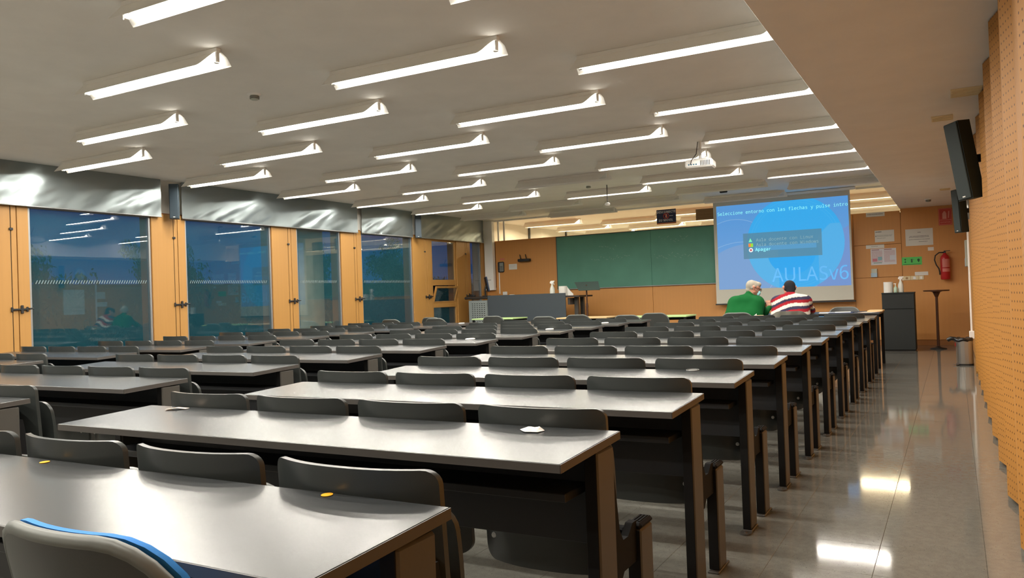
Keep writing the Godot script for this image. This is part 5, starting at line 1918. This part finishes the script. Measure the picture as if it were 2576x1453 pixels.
func people() -> void:
	# man in green: bent over the table, head turned to his neighbour
	var head := Vector3(-2.575, 1.165, -11.86)
	var hb := Basis(Vector3.UP, -1.05) * Basis(Vector3.RIGHT, -0.32)
	var rw := Vector3(-2.385, 0.872, -12.03)
	var hand_r := Basis(Vector3.UP, 0.5) * Basis(Vector3.RIGHT, 1.15)
	var lw := Vector3(-2.68, 0.80, -12.18)
	var green := func(_p: Vector3) -> Color: return Color(0.006, 0.088, 0.022)
	var p1 := seated_person("grey-haired person in green jumper and blue mask, leaning towards a neighbour", Vector3(-2.71, 0.56, -11.68), Vector3(-2.665, 0.925, -11.76), head, hb, 1.08,
		[Vector3(-2.825, 0.965, -11.78), Vector3(-2.86, 0.82, -11.98), lw],
		[Vector3(-2.505, 0.965, -11.8), Vector3(-2.44, 0.805, -11.93), rw],
		[hand_bones(rw, hand_r, 0.75, 0.6), hand_bones(lw, Basis(Vector3.UP, -0.5), 0.3, 0.2)], green, Color(0.03, 0.035, 0.05))
	var hair := []
	for q in [[Vector3(0, 0.042, -0.02), Vector3(0, 0.036, 0.036), 0.073, 0.079], [Vector3(0, 0.0, 0.045), Vector3(0, -0.035, 0.05), 0.062, 0.05], [Vector3(-0.035, 0.075, -0.055), Vector3(0.035, 0.075, -0.055), 0.036, 0.036], [Vector3(-0.062, 0.03, 0.0), Vector3(-0.062, 0.0, 0.03), 0.024, 0.024], [Vector3(0.062, 0.03, 0.0), Vector3(0.062, 0.0, 0.03), 0.024, 0.024]]:
		hair.append([head + hb * q[0], head + hb * q[1], q[2], q[3]])
	part(p1, "hair", cap_mesh(hair, 0.006, 0.012, Color(0.34, 0.31, 0.26)), M.vertex)
	var st := S()
	var gl := Transform3D(hb, head)
	for s in [-1.0, 1.0]:
		var ring := []
		for i in 17:
			var t := TAU * i / 16.0
			ring.append(gl * Vector3(s * 0.034 + cos(t) * 0.027, 0.004 + sin(t) * 0.021, -0.108))
		tube(st, ring, 0.0035, 6)
		tube(st, [gl * Vector3(s * 0.06, 0.01, -0.106), gl * Vector3(s * 0.085, 0.014, -0.04), gl * Vector3(s * 0.09, 0.012, 0.02)], 0.0035, 6)
	tube(st, [gl * Vector3(-0.008, 0.008, -0.108), gl * Vector3(0.008, 0.008, -0.108)], 0.003, 6)
	part(p1, "glasses", done(st), M.glasses)
	var mask := []
	for q in [[Vector3(-0.028, -0.035, -0.092), Vector3(0.028, -0.035, -0.092), 0.026, 0.026], [Vector3(-0.025, -0.065, -0.085), Vector3(0.025, -0.065, -0.085), 0.026, 0.026], [Vector3(0, -0.028, -0.108), Vector3(0, -0.06, -0.105), 0.018, 0.02]]:
		mask.append([head + hb * q[0], head + hb * q[1], q[2], q[3]])
	var mk := part(p1, "face_mask", cap_mesh(mask, 0.005, 0.015, Color(0.36, 0.72, 0.78)), M.vertex)
	st = S()
	for s in [-1.0, 1.0]:
		tube(st, [gl * Vector3(s * 0.045, -0.03, -0.09), gl * Vector3(s * 0.08, -0.012, -0.02), gl * Vector3(s * 0.088, 0.0, 0.02)], 0.002, 5)
	part(mk, "ear_loop", done(st), M.white)
	# man in stripes: seen from behind, writing
	var head2 := Vector3(-2.06, 1.142, -11.84)
	var hb2 := Basis(Vector3.UP, 0.42) * Basis(Vector3.RIGHT, -0.42)
	var stripes := func(p: Vector3) -> Color:
		var dx: float = p.x + 2.04
		var s: float = p.y - 0.22 * dx + 0.9 * dx * dx + 0.25 * (p.z + 11.7)
		var u := fposmod(1.095 - s, 0.108) / 0.108
		if u < 0.34:
			return Color(0.27, 0.012, 0.022)
		if u < 0.70:
			return Color(0.58, 0.54, 0.48)
		return Color(0.035, 0.03, 0.06)
	var lw2 := Vector3(-2.2, 0.815, -12.15)
	var rw2 := Vector3(-1.9, 0.81, -12.2)
	var p2 := seated_person("dark-haired person in red, white and navy striped jumper, seen from behind", Vector3(-2.03, 0.56, -11.66), Vector3(-2.03, 0.925, -11.75), head2, hb2, 1.06,
		[Vector3(-2.23, 0.955, -11.79), Vector3(-2.27, 0.81, -11.93), lw2],
		[Vector3(-1.835, 0.955, -11.79), Vector3(-1.8, 0.82, -11.98), rw2],
		[hand_bones(lw2, Basis(Vector3.UP, -0.3) * Basis(Vector3.BACK, PI), 0.5, 0.4), hand_bones(rw2, Basis(Vector3.UP, 0.3), 0.5, 0.4)], stripes, Color(0.03, 0.035, 0.06))
	hair = []
	for q in [[Vector3(0, 0.038, -0.03), Vector3(0, 0.032, 0.034), 0.074, 0.079], [Vector3(0, 0.0, 0.042), Vector3(0, -0.065, 0.04), 0.068, 0.056], [Vector3(-0.06, 0.02, 0.0), Vector3(-0.058, -0.02, 0.03), 0.024, 0.024], [Vector3(0.06, 0.02, 0.0), Vector3(0.058, -0.02, 0.03), 0.024, 0.024]]:
		hair.append([head2 + hb2 * q[0], head2 + hb2 * q[1], q[2], q[3]])
	part(p2, "hair", cap_mesh(hair, 0.006, 0.012, Color(0.022, 0.022, 0.024)), M.vertex)
	# open snack wrapper by the green sleeve
	st = S()
	bar(st, Vector3(-0.05, 0, -0.03), Vector3(0.05, 0.03, 0.03), 0.006)
	single("snack_box", done(st), M.pale_wood, Vector3(-2.36, desk_y(0.03), -11.24), "small cream box on the desk between the two men", "box", "", Basis(Vector3.UP, 0.2))

# ------------------------------------------------------------------ more colours
func more_materials() -> void:
	M.band = mat(120, 134, 134, 0.6)
	M.lawn = mat(60, 78, 52, 0.95)
	M.concrete = grain(mat(206, 208, 184, 0.85), noise_tex(128, 0.03, 41, 0.9, 1.0), Vector3(0.8, 0.8, 0.8))
	M.bark = mat(58, 48, 40, 0.9)
	M.leaf = mat(38, 66, 58, 0.85)
	M.pale_wood = mat(206, 176, 128, 0.45)
	M.pale_green = mat(176, 206, 140, 0.45)
	M.blue_cloth = mat(34, 128, 214, 0.75)
	M.chalk = mat(150, 172, 160, 0.9)
	M.screen_cloth = mat(206, 204, 192, 0.85)
	M.cyan_text = glow(150, 246, 250, 0.85)
	M.dim_text = glow(150, 190, 205, 0.45)
	M.faint_text = glow(88, 172, 238, 0.6)
	M.icon_green = glow(120, 240, 190, 0.7)
	M.icon_orange = glow(236, 140, 60, 0.6)
	M.icon_lime = glow(150, 220, 60, 0.6)
	M.icon_white = glow(230, 230, 235, 0.7)
	M.icon_red = glow(190, 60, 80, 0.5)
	M.milk_plastic = mat(214, 216, 208, 0.35)
	M.green_plastic = mat(170, 196, 176, 0.3)
	M.cardboard = mat(170, 134, 94, 0.8)
	M.desk_front = grain(mat(66, 76, 84, 0.5), noise_tex(128, 0.2, 51, 0.85, 1.0), Vector3(8, 8, 8))
	M.desk_dark = mat(46, 40, 36, 0.5)
	M.grey_steel = mat(128, 138, 138, 0.5, 0.1)
	M.monitor_back = mat(40, 58, 86, 0.35)
	M.dark_brown = mat(74, 44, 28, 0.45)
	M.stand_plate = mat(66, 84, 80, 0.5)
	M.grey_ink = mat(150, 152, 150, 0.7)
	M.keypad = mat(140, 146, 140, 0.5)
	M.pale_red = mat(206, 120, 110, 0.6)
	M.sign_blue = mat(26, 38, 74, 0.5)
	M.sign_orange = mat(176, 96, 50, 0.5)
	M.sign_white = mat(206, 214, 224, 0.6)
	M.sign_pink = mat(226, 160, 144, 0.6)
	M.sign_green = mat(86, 198, 92, 0.5)
	M.dark_green = mat(20, 84, 40, 0.5)
	M.pale_grey = mat(186, 192, 180, 0.5)
	M.pale_blue = mat(170, 196, 214, 0.5)
	M.cream = mat(226, 210, 170, 0.5)
	M.cabinet = mat(22, 28, 28, 0.65)
	M.black_film = mat(20, 20, 22, 0.28)
	M.cable_blue = mat(60, 110, 140, 0.5)
	M.pink_paper = mat(232, 204, 184, 0.8)
	M.navy = mat(24, 42, 84, 0.5)
	M.jacket = mat(120, 118, 108, 0.85)
	M.glasses = mat(44, 26, 20, 0.3)
	M.vertex = mat(255, 255, 255, 0.85, 0.0, 0.25)
	M.vertex.vertex_color_use_as_albedo = true

const LAMP_E := 3.4
const LAMP_W := 5.2
const SCREEN_E := 0.88

func _ready() -> void:
	view()
	materials()
	more_materials()
	room()
	lamps()
	outside()
	desks()
	loose_furniture()
	chalkboard()
	projection_screen()
	teacher_desk()
	front_details()
	side_things()
	ceiling_things()
	desk_things()
	people()
